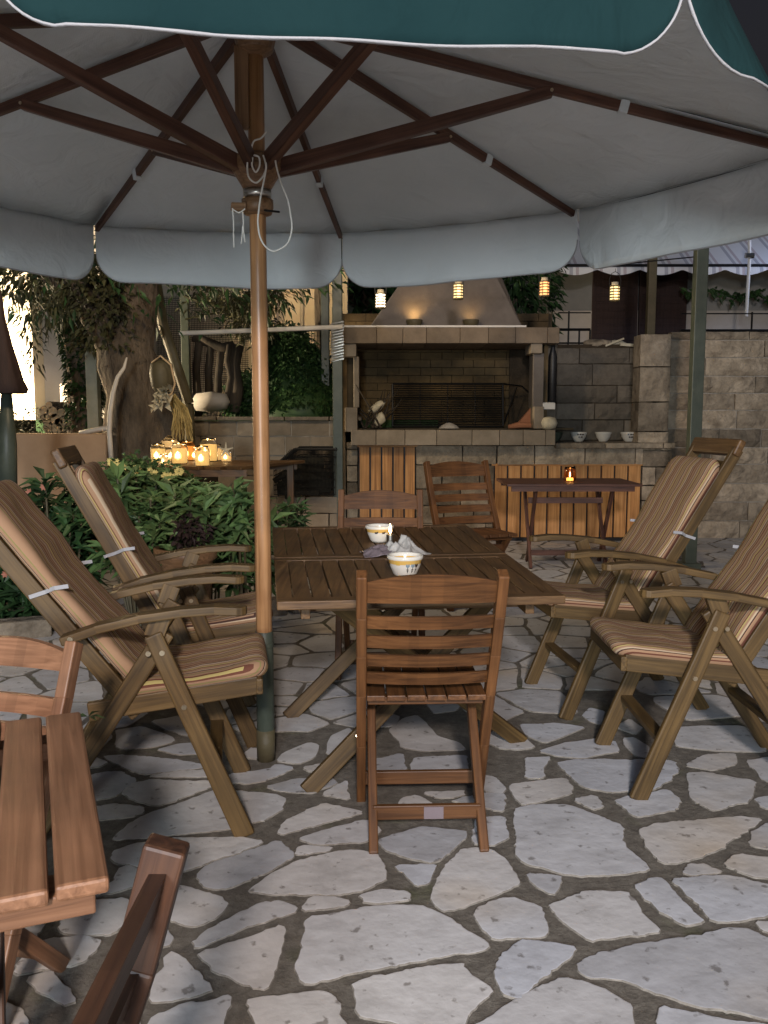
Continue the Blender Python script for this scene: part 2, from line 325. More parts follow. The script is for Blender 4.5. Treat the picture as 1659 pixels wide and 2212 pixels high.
#PARTS
# ================================================================== ground and paving
g=MB(); g.add([(-14,-8,0),(14,-8,0),(14,9.6,0),(-14,9.6,0)],[(0,1,2,3)]); struct(g.build('ground',M['joint']))
CO={1:(172.8,1520.7),2:(967.7,1520.7),3:(0,1866.2),4:(604.8,1866.2),5:(967.7,1866.2),6:(691.2,1520.7)}
ST={1:[[(165,710),(240,640),(330,580),(560,510),(700,450),(800,455),(1000,470),(1060,500),(1040,560),(960,600),(780,650),(640,660),(400,690)],
[(220,465),(280,410),(390,395),(560,405),(690,400),(690,425),(580,470),(490,510),(390,528),(280,500)],
[(130,275),(250,268),(480,290),(700,325),(640,335),(480,350),(330,368),(220,330),(150,290)],
[(350,378),(520,352),(680,345),(690,380),(500,382)],
[(190,140),(330,120),(480,180),(490,195),(380,225),(220,240),(190,220)],
[(375,90),(520,65),(560,60),(600,160),(530,165),(430,130)],
[(400,240),(520,212),(600,205),(620,260),(500,265)],
[(30,285),(80,283),(140,305),(100,325),(20,335)],
[(40,250),(100,165),(165,165),(150,190),(120,225)],
[(60,370),(200,355),(298,398),(230,440),(180,485),(80,500),(20,480)],
[(70,540),(180,520),(325,535),(325,565),(250,590),(130,605),(60,600)],
[(775,370),(980,345),(1010,318),(1110,335),(1000,385),(900,415),(780,410)],
[(965,430),(1100,395),(1300,385),(1330,420),(1200,465),(1060,455)],
[(1030,680),(1060,620),(1150,570),(1260,520),(1350,540),(1470,570),(1300,610),(1160,650)],
[(1130,705),(1300,650),(1480,605),(1540,640),(1560,660),(1470,715),(1250,735)],
[(1120,785),(1150,738),(1310,745),(1290,770)],
[(170,775),(260,740),(500,705),(820,697),(950,715),(840,765),(680,815),(560,870),(330,850),(170,825)],
[(1010,300),(1060,260),(1180,205),(1230,215),(1215,280),(1130,312)],
[(1280,250),(1300,170),(1400,125),(1440,200),(1300,265)],
[(1165,330),(1250,315),(1270,350),(1180,355)],[(820,280),(880,235),(925,240),(930,290)],
[(1260,470),(1380,400),(1400,495),(1300,480)]],
2:[[(360,545),(500,530),(620,530),(750,580),(890,630),(910,660),(890,710),(920,760),(1020,825),(1050,862),(850,888),(690,895),(560,870),(390,825),(355,780),(365,700),(350,620)],
[(1000,650),(1130,620),(1350,600),(1500,585),(1625,600),(1500,690),(1400,760),(1200,825),(1110,828),(1060,780),(1020,700)],
[(1560,730),(1580,670),(1659,620),(1720,620),(1720,760),(1600,745)],
[(1240,365),(1330,360),(1590,405),(1560,510),(1430,540),(1370,555),(1270,500),(1250,430)],
[(860,510),(950,480),(1060,460),(1140,450),(1200,500),(1180,550),(990,590),(930,560)],
[(650,500),(760,475),(795,540),(740,552)],
[(320,420),(420,410),(600,388),(640,440),(630,470),(500,505),(390,530),(340,480)],
[(570,315),(680,295),(1020,295),(1180,300),(1190,350),(1080,440),(820,460),(700,430),(640,380)],
[(390,285),(540,280),(495,330),(490,390),(410,385),(400,340)],
[(480,250),(600,210),(750,190),(860,195),(890,250),(700,285),(560,270)],
[(1250,310),(1330,265),(1490,258),(1490,310),(1380,345),(1260,330)],
[(1160,130),(1300,120),(1520,120),(1650,190),(1640,250),(1400,245),(1180,220)],
[(1550,300),(1720,270),(1720,420),(1640,400)],[(1590,500),(1720,480),(1720,560),(1640,540)],
[(380,110),(560,105),(715,125),(600,170),(510,205),(420,170)],[(220,150),(300,140),(400,180),(450,230),(350,240),(240,220)],
[(700,60),(740,20),(810,40),(790,110),(720,85)],[(900,185),(960,180),(1040,230),(1030,280),(970,270),(930,220)],
[(860,120),(940,80),(1010,130),(960,160)]],
3:[[(340,210),(640,185),(700,250),(590,370),(455,365),(400,370),(310,345),(335,260)],
[(60,195),(135,190),(270,172),(255,215),(205,295),(100,305),(30,300)],
[(-10,365),(245,310),(150,420),(20,530),(-60,560),(-80,420)],
[(90,570),(100,520),(200,410),(440,375),(515,410),(480,465),(385,525)],
[(150,605),(275,555),(320,640),(400,710),(330,735),(200,650)],
[(405,175),(590,95),(610,40),(650,15),(745,42),(740,110),(600,150)],
[(885,130),(930,120),(1140,180),(1185,220),(1140,270),(1040,310),(930,315),(850,265),(860,180)],
[(830,345),(865,345),(880,390),(865,420),(828,435),(800,400)],
[(1000,400),(1100,330),(1350,210),(1450,205),(1545,235),(1520,265),(1340,310),(1120,400),(1020,440)],
[(1020,475),(1180,425),(1465,322),(1450,400),(1445,480),(1390,650),(1250,620),(1120,560),(1060,515)],
[(895,460),(960,520),(1040,600),(1095,650),(1000,690),(800,725),(790,690),(800,600),(850,555),(850,490)],
[(1190,690),(1170,760),(1150,860),(900,900),(760,870),(800,800),(960,740)],
[(1280,705),(1400,690),(1660,668),(1702,672),(1745,720),(1760,790),(1790,900),(1350,900),(1330,820)],
[(640,770),(700,760),(730,830),(650,860),(560,840)],[(-60,700),(90,740),(150,830),(60,900),(-80,880)]],
4:[[(600,12),(808,12),(780,60),(760,105),(705,122),(640,60)],
[(410,170),(540,145),(670,160),(672,195),(560,205),(450,207)],
[(120,250),(160,180),(290,182),(350,200),(345,222)],
[(150,285),(400,240),(640,222),(760,228),(870,280),(960,350),(1075,425),(1040,450),(900,470),(650,520),(380,575),(150,625),(110,600),(95,545),(120,470),(120,390)],
[(385,620),(640,570),(880,525),(950,515),(970,570),(1100,665),(1060,710),(980,780),(960,850),(900,930),(620,900),(600,830),(420,805),(400,760),(410,720)],
[(1135,480),(1240,405),(1320,408),(1540,440),(1420,545),(1290,660),(1240,710),(1155,680),(1130,580)],
[(1020,240),(1100,205),(1200,182),(1340,225),(1370,290),(1395,380),(1250,380),(1100,392),(1060,350),(1015,295)],
[(870,5),(930,-60),(1010,-80),(1100,-70),(1170,-10),(1215,50),(1238,110),(1140,160),(1010,200),(920,240),(850,245),(805,190),(802,150),(820,80)]],
5:[[(190,828),(280,770),(420,680),(600,598),(700,620),(850,690),(945,745),(960,830),(940,920),(180,920),(100,870)],
[(530,225),(570,205),(720,155),(920,155),(960,200),(1010,265),(1090,355),(960,370),(720,402),(660,350),(590,280)],
[(970,130),(1060,80),(1125,85),(1200,190),(1320,305),(1215,325),(1100,240),(1020,180)],
[(1160,85),(1440,65),(1659,110),(1720,130),(1720,240),(1550,300),(1370,305),(1290,210)],
[(405,52),(590,65),(570,110),(540,160),(450,110)],
[(690,510),(750,480),(1000,425),(1300,385),(1400,355),(1530,345),(1640,390),(1720,420),(1720,820),(1560,780),(1300,740),(1110,670),(960,620),(880,600),(740,590),(690,560)],
[(1600,310),(1720,300),(1720,370),(1640,345)],[(1115,745),(1220,760),(1450,815),(1659,830),(1720,900),(1150,920),(1100,830)],
[(1430,10),(1500,-40),(1720,-20),(1720,90),(1560,60)],[(1225,50),(1250,0),(1330,5),(1420,40),(1300,60)]],
6:[[(300,715),(400,680),(530,645),(750,665),(760,685),(700,740),(640,800),(580,828),(480,810),(360,770)],
[(800,720),(800,650),(820,600),(960,590),(970,700),(900,735)],
[(480,320),(500,285),(760,270),(770,375),(490,385)],[(400,540),(420,490),(500,480),(590,525)],[(530,465),(740,450),(740,480),(620,495)],
[(360,140),(430,75),(500,62),(560,110),(600,170),(720,200),(750,240),(560,245),(430,230)],
[(860,150),(1000,160),(1110,230),(950,240),(860,200)],[(250,370),(260,300),(430,260),(450,360),(370,375)],
[(690,510),(760,490),(870,470),(960,475),(950,560),(870,545)],[(840,370),(900,380),(960,440),(940,470),(850,455)]]}
traced=[]
for k,L_ in ST.items():
    for poly in L_: traced.append([PG(CO[k][0]+a*.4167,CO[k][1]+b*.4167).to_2d() for a,b in poly])
for poly in ([(428,1888),(450,1870),(605,1816),(638,1850),(570,1890),(500,1920),(455,1922),(430,1900)],
             [(545,1925),(600,1885),(640,1862),(760,1838),(815,1845),(830,1880),(825,1905),(770,1930),(700,1935),(600,1933),(550,1930)]):
    traced.append([PG(*p).to_2d() for p in poly])
def inside(p,poly):
    c=False; n=len(poly)
    for i in range(n):
        a=poly[i];b=poly[i-1]
        if (a.y>p.y)!=(b.y>p.y) and p.x<(b.x-a.x)*(p.y-a.y)/(b.y-a.y)+a.x: c=not c
    return c
def clip(poly,m,n_):
    out=[];L_=len(poly)
    for i in range(L_):
        a=poly[i];b=poly[(i+1)%L_]; da=(a-m).dot(n_);db=(b-m).dot(n_)
        if da<=0: out.append(a)
        if (da<0<db) or (db<0<da): out.append(a+(b-a)*(da/(da-db)))
    return out
rp=random.Random(11); S=.235; pts=[]
X0,X1,Y0,Y1=-5.2,5.6,-2.2,9.5
i=0; yy=Y0
while yy<Y1:
    xx=X0+(S*.5 if i%2 else 0)
    while xx<X1:
        if rp.random()>.13: pts.append(Vector((xx+rp.uniform(-.48,.48)*S,yy+rp.uniform(-.48,.48)*S)))
        xx+=S*1.22
    yy+=S*.95; i+=1
from collections import defaultdict
grid=defaultdict(list)
for p in pts: grid[(int(p.x//.5),int(p.y//.5))].append(p)
cells=[]
for p in pts:
    poly=[p+Vector(q) for q in((-.5,-.5),(.5,-.5),(.5,.5),(-.5,.5))]
    gx,gy=int(p.x//.5),int(p.y//.5)
    for a in(-2,-1,0,1,2):
        for b in(-2,-1,0,1,2):
            for q in grid.get((gx+a,gy+b),()):
                if q is p: continue
                d=q-p; ln=d.length
                if ln>1.0: continue
                gap=rp.uniform(.016,.032)
                poly=clip(poly,p+d/2-d/ln*gap*.5,d/ln)
                if len(poly)<3: break
            if len(poly)<3: break
        if len(poly)<3: break
    if len(poly)>=3: cells.append(poly)
traced_cent=[sum(t,Vector((0,0)))/len(t) for t in traced]
keep=[]
for c in cells:
    cen=sum(c,Vector((0,0)))/len(c)
    u,v=px((cen.x,cen.y,0))
    if cen.y>.3 and v>1600 and -120<u<1760: continue
    bad=False
    for t,tc_ in zip(traced,traced_cent):
        if (tc_-cen).length<.9 and (inside(cen,t) or any(inside(q,c) for q in t)): bad=True;break
    if bad: continue
    for t,tc_ in zip(traced,traced_cent):
        if (tc_-cen).length>1.0: continue
        for q in list(c):
            if inside(q,t):
                c=clip(c,q+(cen-q)*.45,(q-cen).normalized())
                if len(c)<3: break
        if len(c)<3: break
    if len(c)<3: continue
    keep.append(c)
mb=MB()
def stone(poly):
    n=len(poly); cen=sum(poly,Vector((0,0)))/n
    A=abs(sum(poly[i].x*poly[(i+1)%n].y-poly[(i+1)%n].x*poly[i].y for i in range(n))/2)
    if A<.0016: return
    near=cen.y<3.2 and abs(cen.x)<1.6
    # round the corners a little (one Chaikin pass with small cut) then break the edges up
    q=[]
    for i in range(n):
        a=poly[i-1];b=poly[i];c=poly[(i+1)%n]
        q.append(b+(a-b)*min(.16,.014/max((a-b).length,.001))); q.append(b+(c-b)*min(.16,.014/max((c-b).length,.001)))
    out=[]; step=.012 if near else .05
    for i in range(len(q)):
        a=q[i];b=q[(i+1)%len(q)]; k=max(1,int((b-a).length/step))
        for j in range(k):
            p=a+(b-a)*(j/k); nn=noise.noise_vector(Vector((p.x*30,p.y*30,3.1)))*(.0062 if near else .009); n2=noise.noise_vector(Vector((p.x*7,p.y*7,9.1)))*.007
            n3=noise.noise_vector(Vector((p.x*75,p.y*75,1.1)))*(.0055 if near else 0)
            out.append(p+nn.to_2d()+n2.to_2d()+n3.to_2d())
    ar=sum(out[i].x*out[(i+1)%len(out)].y-out[(i+1)%len(out)].x*out[i].y for i in range(len(out)))
    if ar<0: out.reverse()
    zt=rp.uniform(.0035,.006); tx,ty=rp.uniform(-.006,.006),rp.uniform(-.006,.006)
    m=len(out); vs=[];fs=[]
    for ring,(ins,z) in enumerate(((-.001,-.004),(-.001,zt*.6),(.0015,zt*.92),(.005,zt))):
        for p in out:
            d=(cen-p); l=max(d.length,.02); pp=p+d/l*ins; vs.append((pp.x,pp.y,z+(tx*(pp.x-cen.x)+ty*(pp.y-cen.y) if ring else 0)))
    for r_ in range(3):
        for i in range(m): fs.append((r_*m+i,r_*m+(i+1)%m,(r_+1)*m+(i+1)%m,(r_+1)*m+i))
    mb.m=1; mb.add(vs,fs); mb.m=0; k0=len(mb.v)-4*m
    mb.f.append(tuple(k0+3*m+i for i in range(m))); mb.mi.append(0)
    for q in range(m): mb.mi[-2-q]=0
for t in traced:
    c_=sum(t,Vector((0,0)))/len(t); stone([q+(q-c_).normalized()*.007 for q in t])
for c in keep: stone(c)
struct(mb.build('paving',[M['pave'],M['paveedge']]))

# ================================================================== stone walls
def blockwall(b,x0,x1,yf,z0,z1,hs,ls,seed,depth=.10,gap=.012,ang=0,rough=.02):
    """rows of rough blocks proud of the mortar face at y=yf (front faces -y)"""
    r=random.Random(seed); z=z0
    while z<z1-.03:
        h=r.uniform(*hs)
        if z+h>z1-.05: h=z1-z
        x=x0-r.uniform(0,.15)
        while x<x1:
            L_=r.uniform(*ls); a=max(x,x0); e=min(x+L_,x1)
            if x1-e<.08: e=x1
            if e-a>.05:
                nx=max(2,int((e-a)/.07)); nz=3 if h>.1 else 2; o=r.uniform(0,90); pr=r.uniform(.012,.03)
                vs=[];fs=[]
                for k in range(nz+1):
                    for i_ in range(nx+1):
                        xx=a+gap/2+(e-a-gap)*i_/nx; zz=z+gap/2+(h-gap)*k/nz
                        edge=(i_ in(0,nx)) or (k in(0,nz))
                        nv=noise.noise(Vector((xx*9+o,zz*9,o)))
                        y=yf-pr-(0 if edge else rough*.6)+nv*rough*(.3 if edge else 1)
                        if edge: xx+=nv*.006; zz+=noise.noise(Vector((xx*14,zz*14,o)))*.006
                        vs.append((xx,y,zz))
                w_=nx+1
                for k in range(nz):
                    for i_ in range(nx): fs.append((k*w_+i_,k*w_+i_+1,(k+1)*w_+i_+1,(k+1)*w_+i_))
                bi=len(vs)
                ring=[i_ for i_ in range(nx+1)]+[k*w_+nx for k in range(1,nz+1)]+[nz*w_+i_ for i_ in range(nx-1,-1,-1)]+[k*w_ for k in range(nz-1,0,-1)]
                for q in ring: vs.append((vs[q][0],yf+depth,vs[q][2]))
                m_=len(ring)
                for q in range(m_): fs.append((ring[(q+1)%m_],ring[q],bi+q,bi+(q+1)%m_))
                b.add(vs,fs)
            x=e if e<x1 else x1+1
        z+=h
def wx(u,Y): return P3(u,950,Y).x
def wz(v,Y): return P3(830,v,Y).z
YD=8.95
# upper terrace behind the walls (earth), left lawn terrace
g=MB(); g.box((4.6,12.6,1.05),(6.4,5.8,2.1)); struct(g.build('upper_terrace',M['earth'],base=(4.6,12.6,0)))
g=MB(); zl=wz(907,9.6); g.box((-6.0,13.2,zl/2),(13.2,7.2,zl)); struct(g.build('lawn_terrace',M['grass'],base=(-6,13.2,0)))
# ---- tall right wall
xr0,xr1=wx(1440,9.2),4.9
zt_=wz(716,9.2); b=MB(); bk=MB()
t=thing('stone_wall','tall terrace wall of rough tan stone blocks right of the barbecue','wall',((xr0+xr1)/2,9.3,0))
blockwall(b,xr0,xr1,9.2,0,zt_,(.165,.205),(.42,1.05),5,rough=.04); b.build('stone_blocks',M['stone'],t,world=True)
bk.box(((xr0+xr1)/2,9.356,zt_/2-.01),(xr1-xr0,.30,zt_-.03)); bk.build('mortar_core',M['mortar'],t,world=True)
# pilaster + corner stones
t=thing('stone_pilaster','pale smooth stone pillar at the left end of the tall terrace wall','pillar',(wx(1405,9.1),9.1,0))
b=MB(); xa,xb=wx(1374,9.1),wx(1441,9.1); blockwall(b,xa,xb,9.08,0,wz(722,9.1),(.22,.45),(1,1.2),8,depth=.24,rough=.03); b.build('pillar_stones',M['stone'],t,world=True)
# ---- recessed wall behind the counter
xq0,xq1=wx(1196,9.75),wx(1392,9.7); zt2=wz(752,9.75); b=MB(); bk=MB()
t=thing('stone_wall','low dark stone wall behind the counter with the row of bowls','wall',((xq0+xq1)/2,9.8,0))
blockwall(b,xq0,xq1,9.7,.8,zt2,(.17,.24),(.34,.8),15,rough=.035); b.build('stone_blocks',M['stoned'],t,world=True)
bk.box(((xq0+xq1)/2,9.848,zt2/2),(xq1-xq0,.28,zt2-.03)); bk.build('mortar_core',M['mortar'],t,world=True)
# stones / shells on its top
for k,(u,v,s,lab,mt) in enumerate(((1294,746,(.17,.09,.055),'flat round grey stone on top of the recessed wall','stone'),(1335,746,(.10,.05,.05),'white shell lying beside the flat stone on the wall top','shell'))):
    p=P3(u,v,9.75); b=MB(); r_=[]; n_=10
    for a in range(n_+1):
        an=-math.pi/2+math.pi*a/n_; r_.append((max(.002,math.cos(an))*s[0],math.sin(an)*s[2]+s[2]))
    b.lathe(r_,(0,0,0),14); 
    for q in b.v: q.y*=.55; q+=noise.noise_vector(q*14)*.02
    tag(b.build('flat_stone' if k==0 else 'shell',M[mt],smooth=True,loc=(p.x,9.78,zt2-.01)),lab,'stone' if k==0 else 'shell')
b=MB(); p=P3(1340,740,9.75); b.beam((-.18,0,.02),(.02,0,.10),.05,.02); b.beam((-.02,0,.035),(.22,0,.02),.06,.03)
tag(b.build('driftwood_piece',M['shell'],loc=(p.x,9.7,zt2)),'pale piece of driftwood lying on the wall top under the lantern','driftwood')
# ---- low wall on the left
xl0,xl1=wx(385,9.0),wx(745,9.0); zt3=wz(908,9.1); b=MB(); bk=MB()
t=thing('stone_wall','low pale block wall left of the barbecue below the lawn','wall',((xl0+xl1)/2,9.2,0))
blockwall(b,xl0,xl1,9.1,0,zt3,(.20,.26),(.26,.42),25,rough=.01); b.build('stone_blocks',M['block'],t,world=True)
bk.box(((xl0+xl1)/2,9.242,zt3/2),(xl1-xl0,.28,zt3-.02)); bk.build('mortar_core',M['mortar'],t,world=True)
cp=MB(); x=xl0
while x<xl1: 
    l=rnd.uniform(.3,.5); cp.box((x+l/2,9.22,zt3+.018),(l-.012,.42,.04),0); x+=l
cp.build('coping_slab',M['stoned'],t,world=True,bevel=.008)
# small block plinth in front of it (steps of masonry under the fire basket)
t=thing('masonry_step','low step of tan blocks below the wire log basket','step',(wx(690,8.5),8.5,0))
b=MB(); blockwall(b,wx(612,8.4),wx(728,8.4),8.4,0,wz(1072,8.4),(.15,.2),(.2,.34),33,depth=.5,rough=.01); b.build('stone_blocks',M['block'],t,world=True)

# ================================================================== barbecue
BX0,BX1=wx(752,YD),wx(1450,YD)
bq=thing('masonry_barbecue','large stone barbecue with open hearth and tapered plaster hood','barbecue',(wx(975,YD),YD,0))
zc=wz(958,YD)      # counter top
zs0,zs1=wz(962,8.75),wz(929,8.75)   # hearth slab
# base masonry: piers around the doors
b=MB()
def pier(u0,u1,v0,v1,Y,seed,hs=(.16,.24),ls=(.2,.4)): blockwall(b,wx(u0,Y),wx(u1,Y),Y,wz(v1,Y) if v1 else 0,wz(v0,Y),hs,ls,seed,depth=.22,rough=.012)
pier(748,773,955,None,YD,41); b.build('stone_pier',M['stone'],bq,world=True); b=MB(); pier(898,1068,1004,None,YD,42,(.15,.22),(.25,.5)); pier(1388,1452,962,None,YD,43,(.12,.2),(.2,.4)); pier(898,1390,962,1004,YD,44,(.2,.2),(.35,.6))
b.build('stone_base',M['stone'],bq,world=True)
b=MB(); b.box(((BX0+BX1)/2,YD+.48,zc/2-.02),(BX1-BX0-.04,.62,zc-.04)); b.build('base_core',M['darkmortar'],bq,world=True)
b=MB(); x=wx(1196,YD)
while x<wx(1452,YD):
    l=rnd.uniform(.4,.6); e=min(x+l,wx(1454,YD)); b.box(((x+e)/2,YD+.33,zc-.02),(e-x-.008,.86,.055)); x=e
b.build('counter_slab',M['stone'],bq,world=True,bevel=.01)
def planks(name,u0,u1,v0,n,lab):
    d=MB(); xa,xb=wx(u0,YD),wx(u1,YD); zt=wz(v0,YD); wv=(xb-xa)/n
    for i in range(n): d.box((xa+wv*(i+.5),YD-.02,(zt+.05)/2+.0),(wv-.018,.03,zt-.05))
    o=d.build(name,M['pine'],bq,world=True,bevel=.003); o['label']=lab
    f=MB(); f.box(((xa+xb)/2,YD+.035,zt/2),(xb-xa,.03,zt)); f.build('door_backing',M['black'],o)
    # strip lying proud at the top corners
    s=MB(); s.box(((xa+xb)/2,YD+.006,zt+.012),(xb-xa+.05,.03,.022)); s.build('door_frame',M['pine'],o)
    return o
d1=planks('plank_door',775,898,966,5,'left plank door below the hearth slab'); d2=planks('plank_door',1068,1386,1006,11,'wide right plank doors below the counter')
for o in (d1,d2):
    for ch in o.children:
        for vtx in ch.data.vertices: vtx.co-=Vector(bq.location)
# hearth slab
b=MB(); xs0,xs1=wx(758,8.75),wx(1200,8.75); x=xs0; e_=[]
while x<xs1-.05:
    l=rnd.uniform(.22,.36); e=min(x+l,xs1); 
    b.box(((x+e)/2,8.75+.36,(zs0+zs1)/2),(e-x-.004,.72,zs1-zs0)); x=e
b.build('hearth_slab',M['block'],bq,world=True,bevel=.006)
b=MB(); b.box((wx(975,9.6),9.62,zs1+.005),(2.5,1.0,.02)); b.build('hearth_floor',M['soot'],bq,world=True)
# uprights
zm0,zm1=wz(742,8.8),wz(708,8.8)
def up(name,u0,u1,v0,v1,Y,dp,mt,lab=None,bev=.008):
    q=MB(); xa,xb=wx(u0,Y),wx(u1,Y); z0,z1=wz(v1,Y),wz(v0,Y); q.box(((xa+xb)/2,Y+dp/2,(z0+z1)/2),(xb-xa,dp,z1-z0)); o=q.build(name,M[mt],bq,world=True,bevel=bev)
    if lab: o['label']=lab
    return o
up('plinth_block',745,772,880,933,8.82,.3,'block'); up('plinth_block',1152,1174,878,926,8.82,.3,'block')
up('corbel',742,770,742,770,8.80,.35,'block'); up('corbel',1143,1168,738,763,8.80,.35,'block')
up('column',764,776,770,880,8.92,.22,'block'); up('column',1149,1172,763,880,8.9,.26,'hood')
up('side_wall',748,764,770,880,9.0,.75,'soot'); up('side_wall',1172,1200,745,934,9.05,.9,'stoned')
# firebox
q=MB(); xa,xb=wx(745,9.75),wx(1180,9.75); z0,z1=zs1,wz(735,9.75)+.3
x=xa
nr=int((z1-z0)/.085)
for r_ in range(nr):
    x=xa-(.11 if r_%2 else 0)
    while x<xb:
        a=max(x,xa);e=min(x+.24,xb)
        if e-a>.02: q.box(((a+e)/2,9.78,z0+.085*(r_+.5)),(e-a-.006,.06,.079))
        x+=.24
q.build('firebox_back',M['sootyback'],bq,world=True)
q=MB(); q.box(((xa+xb)/2,9.86,(z0+z1)/2),(xb-xa+.1,.09,z1-z0)); q.build('rear_wall',M['soot'],bq,world=True)
for sx,un in ((-1,750),(1,1172)):
    q=MB(); X=wx(un,8.95); q.box((X+sx*.02,9.35,(zs1+zm0)/2),(.04,.8,zm0-zs1)); q.build('firebox_side',M['sootyback'],bq,world=True)
# mantel slab
q=MB(); xm0,xm1=wx(742,8.75),wx(1204,8.75); x=xm0
while x<xm1-.05:
    l=rnd.uniform(.22,.34); e=min(x+l,xm1); q.box(((x+e)/2,8.75+.42,(zm0+zm1)/2),(e-x-.003,.84,zm1-zm0)); x=e
q.build('mantel_slab',M['mantel'],bq,world=True,bevel=.006)
# hood (tapered)
zh=zm1+.012; hx0,hx1=wx(796,8.95),wx(1128,8.95); ztop=wz(420,9.4)
sl_l=(wx(862,9.2)-hx0)/(wz(618,9.2)-zh); sl_r=(hx1-wx(1075,9.2))/(wz(618,9.2)-zh); Ht=ztop-zh
q=MB(); y0,y1=8.98,9.85; k=min(Ht,1.5)
q.add([(hx0,y0,zh),(hx1,y0,zh),(hx1,y1,zh),(hx0,y1,zh),(hx0+sl_l*k,y0+.34,zh+k),(hx1-sl_r*k,y0+.34,zh+k),(hx1-sl_r*k,y1,zh+k),(hx0+sl_l*k,y1,zh+k)],[(3,2,1,0),(4,5,6,7),(0,1,5,4),(1,2,6,5),(2,3,7,6),(3,0,4,7)])
q.build('hood',M['hood'],bq,world=True,bevel=.01)
q=MB(); q.box(((xm0+hx1)/2-.0,8.93,zm1+.010),(hx1-xm0-.02,.36,.018)); q.build('hood_lip',M['white'],bq,world=True)
ch=MB(); ch.box(((hx0+hx1)/2,9.5,zh+1.5+.6),(.55,.5,1.2)); ch.build('chimney',M['hood'],bq,world=True)
# two uplights on the mantel
for k,(u,lab,pw) in enumerate(((895,'left up-light on the mantel slab throwing an orange glow on the hood',5),(1017,'right up-light on the mantel slab with a fainter orange glow',1.7))):
    p=P3(u,694,8.9); base=(p.x,8.9,zm1+.02)
    L0=thing('up_light',lab,'lamp',base,group='up-lights on the mantel')
    q=MB(); q.lathe([(.055,0),(.07,.01),(.085,.062),(.082,.068),(.078,.064),(.062,.015)],(0,0,0),18,True,False); q.build('lamp_shade',M['brownpost'],L0,smooth=True)
    q=MB(); q.lathe([(.01,.012),(.028,.02),(.03,.035),(.012,.048)],(0,0,0),10); q.build('bulb',M['bulb'],L0,smooth=True)
    spot('up_light_beam',(p.x,8.92,zm1+.085),(p.x,9.12,zm1+.55),pw,(1.0,.58,.20),115,1.0,.03)
# grill rack leaning in the firebox
gr=thing('grill_rack','black wire grill rack leaning upright inside the hearth','grill rack',(wx(965,9.3),9.3,zs1+.02))
q=MB(); xa,xb=wx(848,9.3),wx(1086,9.3); z0=zs1+.03; z1=wz(829,9.3)
for a,b_ in (((xa,z0),(xa,z1)),((xb,z0),(xb,z1)),((xa,z1),(xb,z1)),((xa,z0),(xb,z0))):
    ya=9.3+(a[1]-z0)*.15; yb=9.3+(b_[1]-z0)*.15; q.tube([(a[0],ya,a[1]),(b_[0],yb,b_[1])],.012,6)
q.build('rack_frame',M['iron'],gr,world=True)
q=MB(); n=19
for i in range(1,n):
    z=z0+(z1-z0)*i/n; y=9.3+(z-z0)*.15; q.tube([(xa,y,z),(xb,y,z)],.006,5)
for i in range(1,4):
    x=xa+(xb-xa)*i/4; q.tube([(x,9.31,z0),(x,9.31+(z1-z0)*.15,z1)],.006,5)
q.build('rack_bars',M['iron'],gr,world=True)
q=MB(); q.tube([(xb,9.34,z1),(xb+.22,9.45,z1-.02),(xb+.34,9.5,z1-.12)],.009,6); q.tube([(xb+.16,9.42,z1-.03),(xb+.02,9.45,z0)],.009,6); q.build('rack_handle',M['iron'],gr,world=True)
# dry branches and pale shells at the left of the hearth
q=MB(); c=P3(805,900,9.05); rr=random.Random(3)
for i in range(16):
    a=Vector((c.x+rr.uniform(-.16,.12),c.y+rr.uniform(-.1,.1),zs1+.02)); d=Vector((rr.uniform(-.35,.35),rr.uniform(-.2,.2),rr.uniform(.15,.45)))
    q.tube([a,a+d*.5+Vector((rr.uniform(-.04,.04),0,.02)),a+d],[.012,.009,.004],5)
tag(q.build('twig_heap',M['drywood'],base=(c.x,9.05,zs1+.02)),'heap of dry twigs at the left end of the hearth','twigs')
for i,(u,v,w_,h_,a_) in enumerate(((815,878,.20,.10,.5),(820,905,.15,.12,1.1))):
    p=P3(u,v,8.98); q=MB(); q.lathe([(.01,-h_/2),(w_*.35,-h_*.3),(w_*.5,0),(w_*.33,h_*.3),(.01,h_/2)],(0,0,0),12)
    for z in q.v: z.y*=.45; z.xz=Vector((z.x*math.cos(a_)-z.z*math.sin(a_),z.x*math.sin(a_)+z.z*math.cos(a_))); z+=noise.noise_vector(z*12)*.03
    tag(q.build('driftwood_piece',M['shell'],smooth=True,loc=p),('pale curved driftwood piece upper in the twig heap','pale rounded driftwood piece at the foot of the twig heap')[i],'driftwood')
# ash heap and brown bellows
q=MB(); p=P3(970,922,9.0); q.lathe([(.11,0),(.08,.03),(.03,.055),(.004,.06)],(0,0,0),12)
tag(q.build('ash_heap',M['plaster'],loc=(p.x,9.0,zs1+.014)),'small heap of grey ash at the middle of the hearth','ash')
q=MB(); a=P3(1118,924,9.0); q.add([(a.x-.03,9.0,zs1+.02),(a.x+.19,9.0,zs1+.02),(a.x+.15,9.02,zs1+.24),(a.x-.03,9.1,zs1+.02),(a.x+.19,9.1,zs1+.02),(a.x+.15,9.08,zs1+.24)],[(0,1,2),(5,4,3),(0,3,4,1),(1,4,5,2),(2,5,3,0)])
q.tube([(a.x-.1,8.98,zs1+.03),(a.x+.02,8.98,zs1+.05),(a.x+.2,8.98,zs1+.04)],[.02,.035,.02],8)
tag(q.build('fire_bellows',M['terracotta'],base=(a.x,9.0,zs1+.02)),'brown leather bellows propped at the right end of the hearth','bellows')
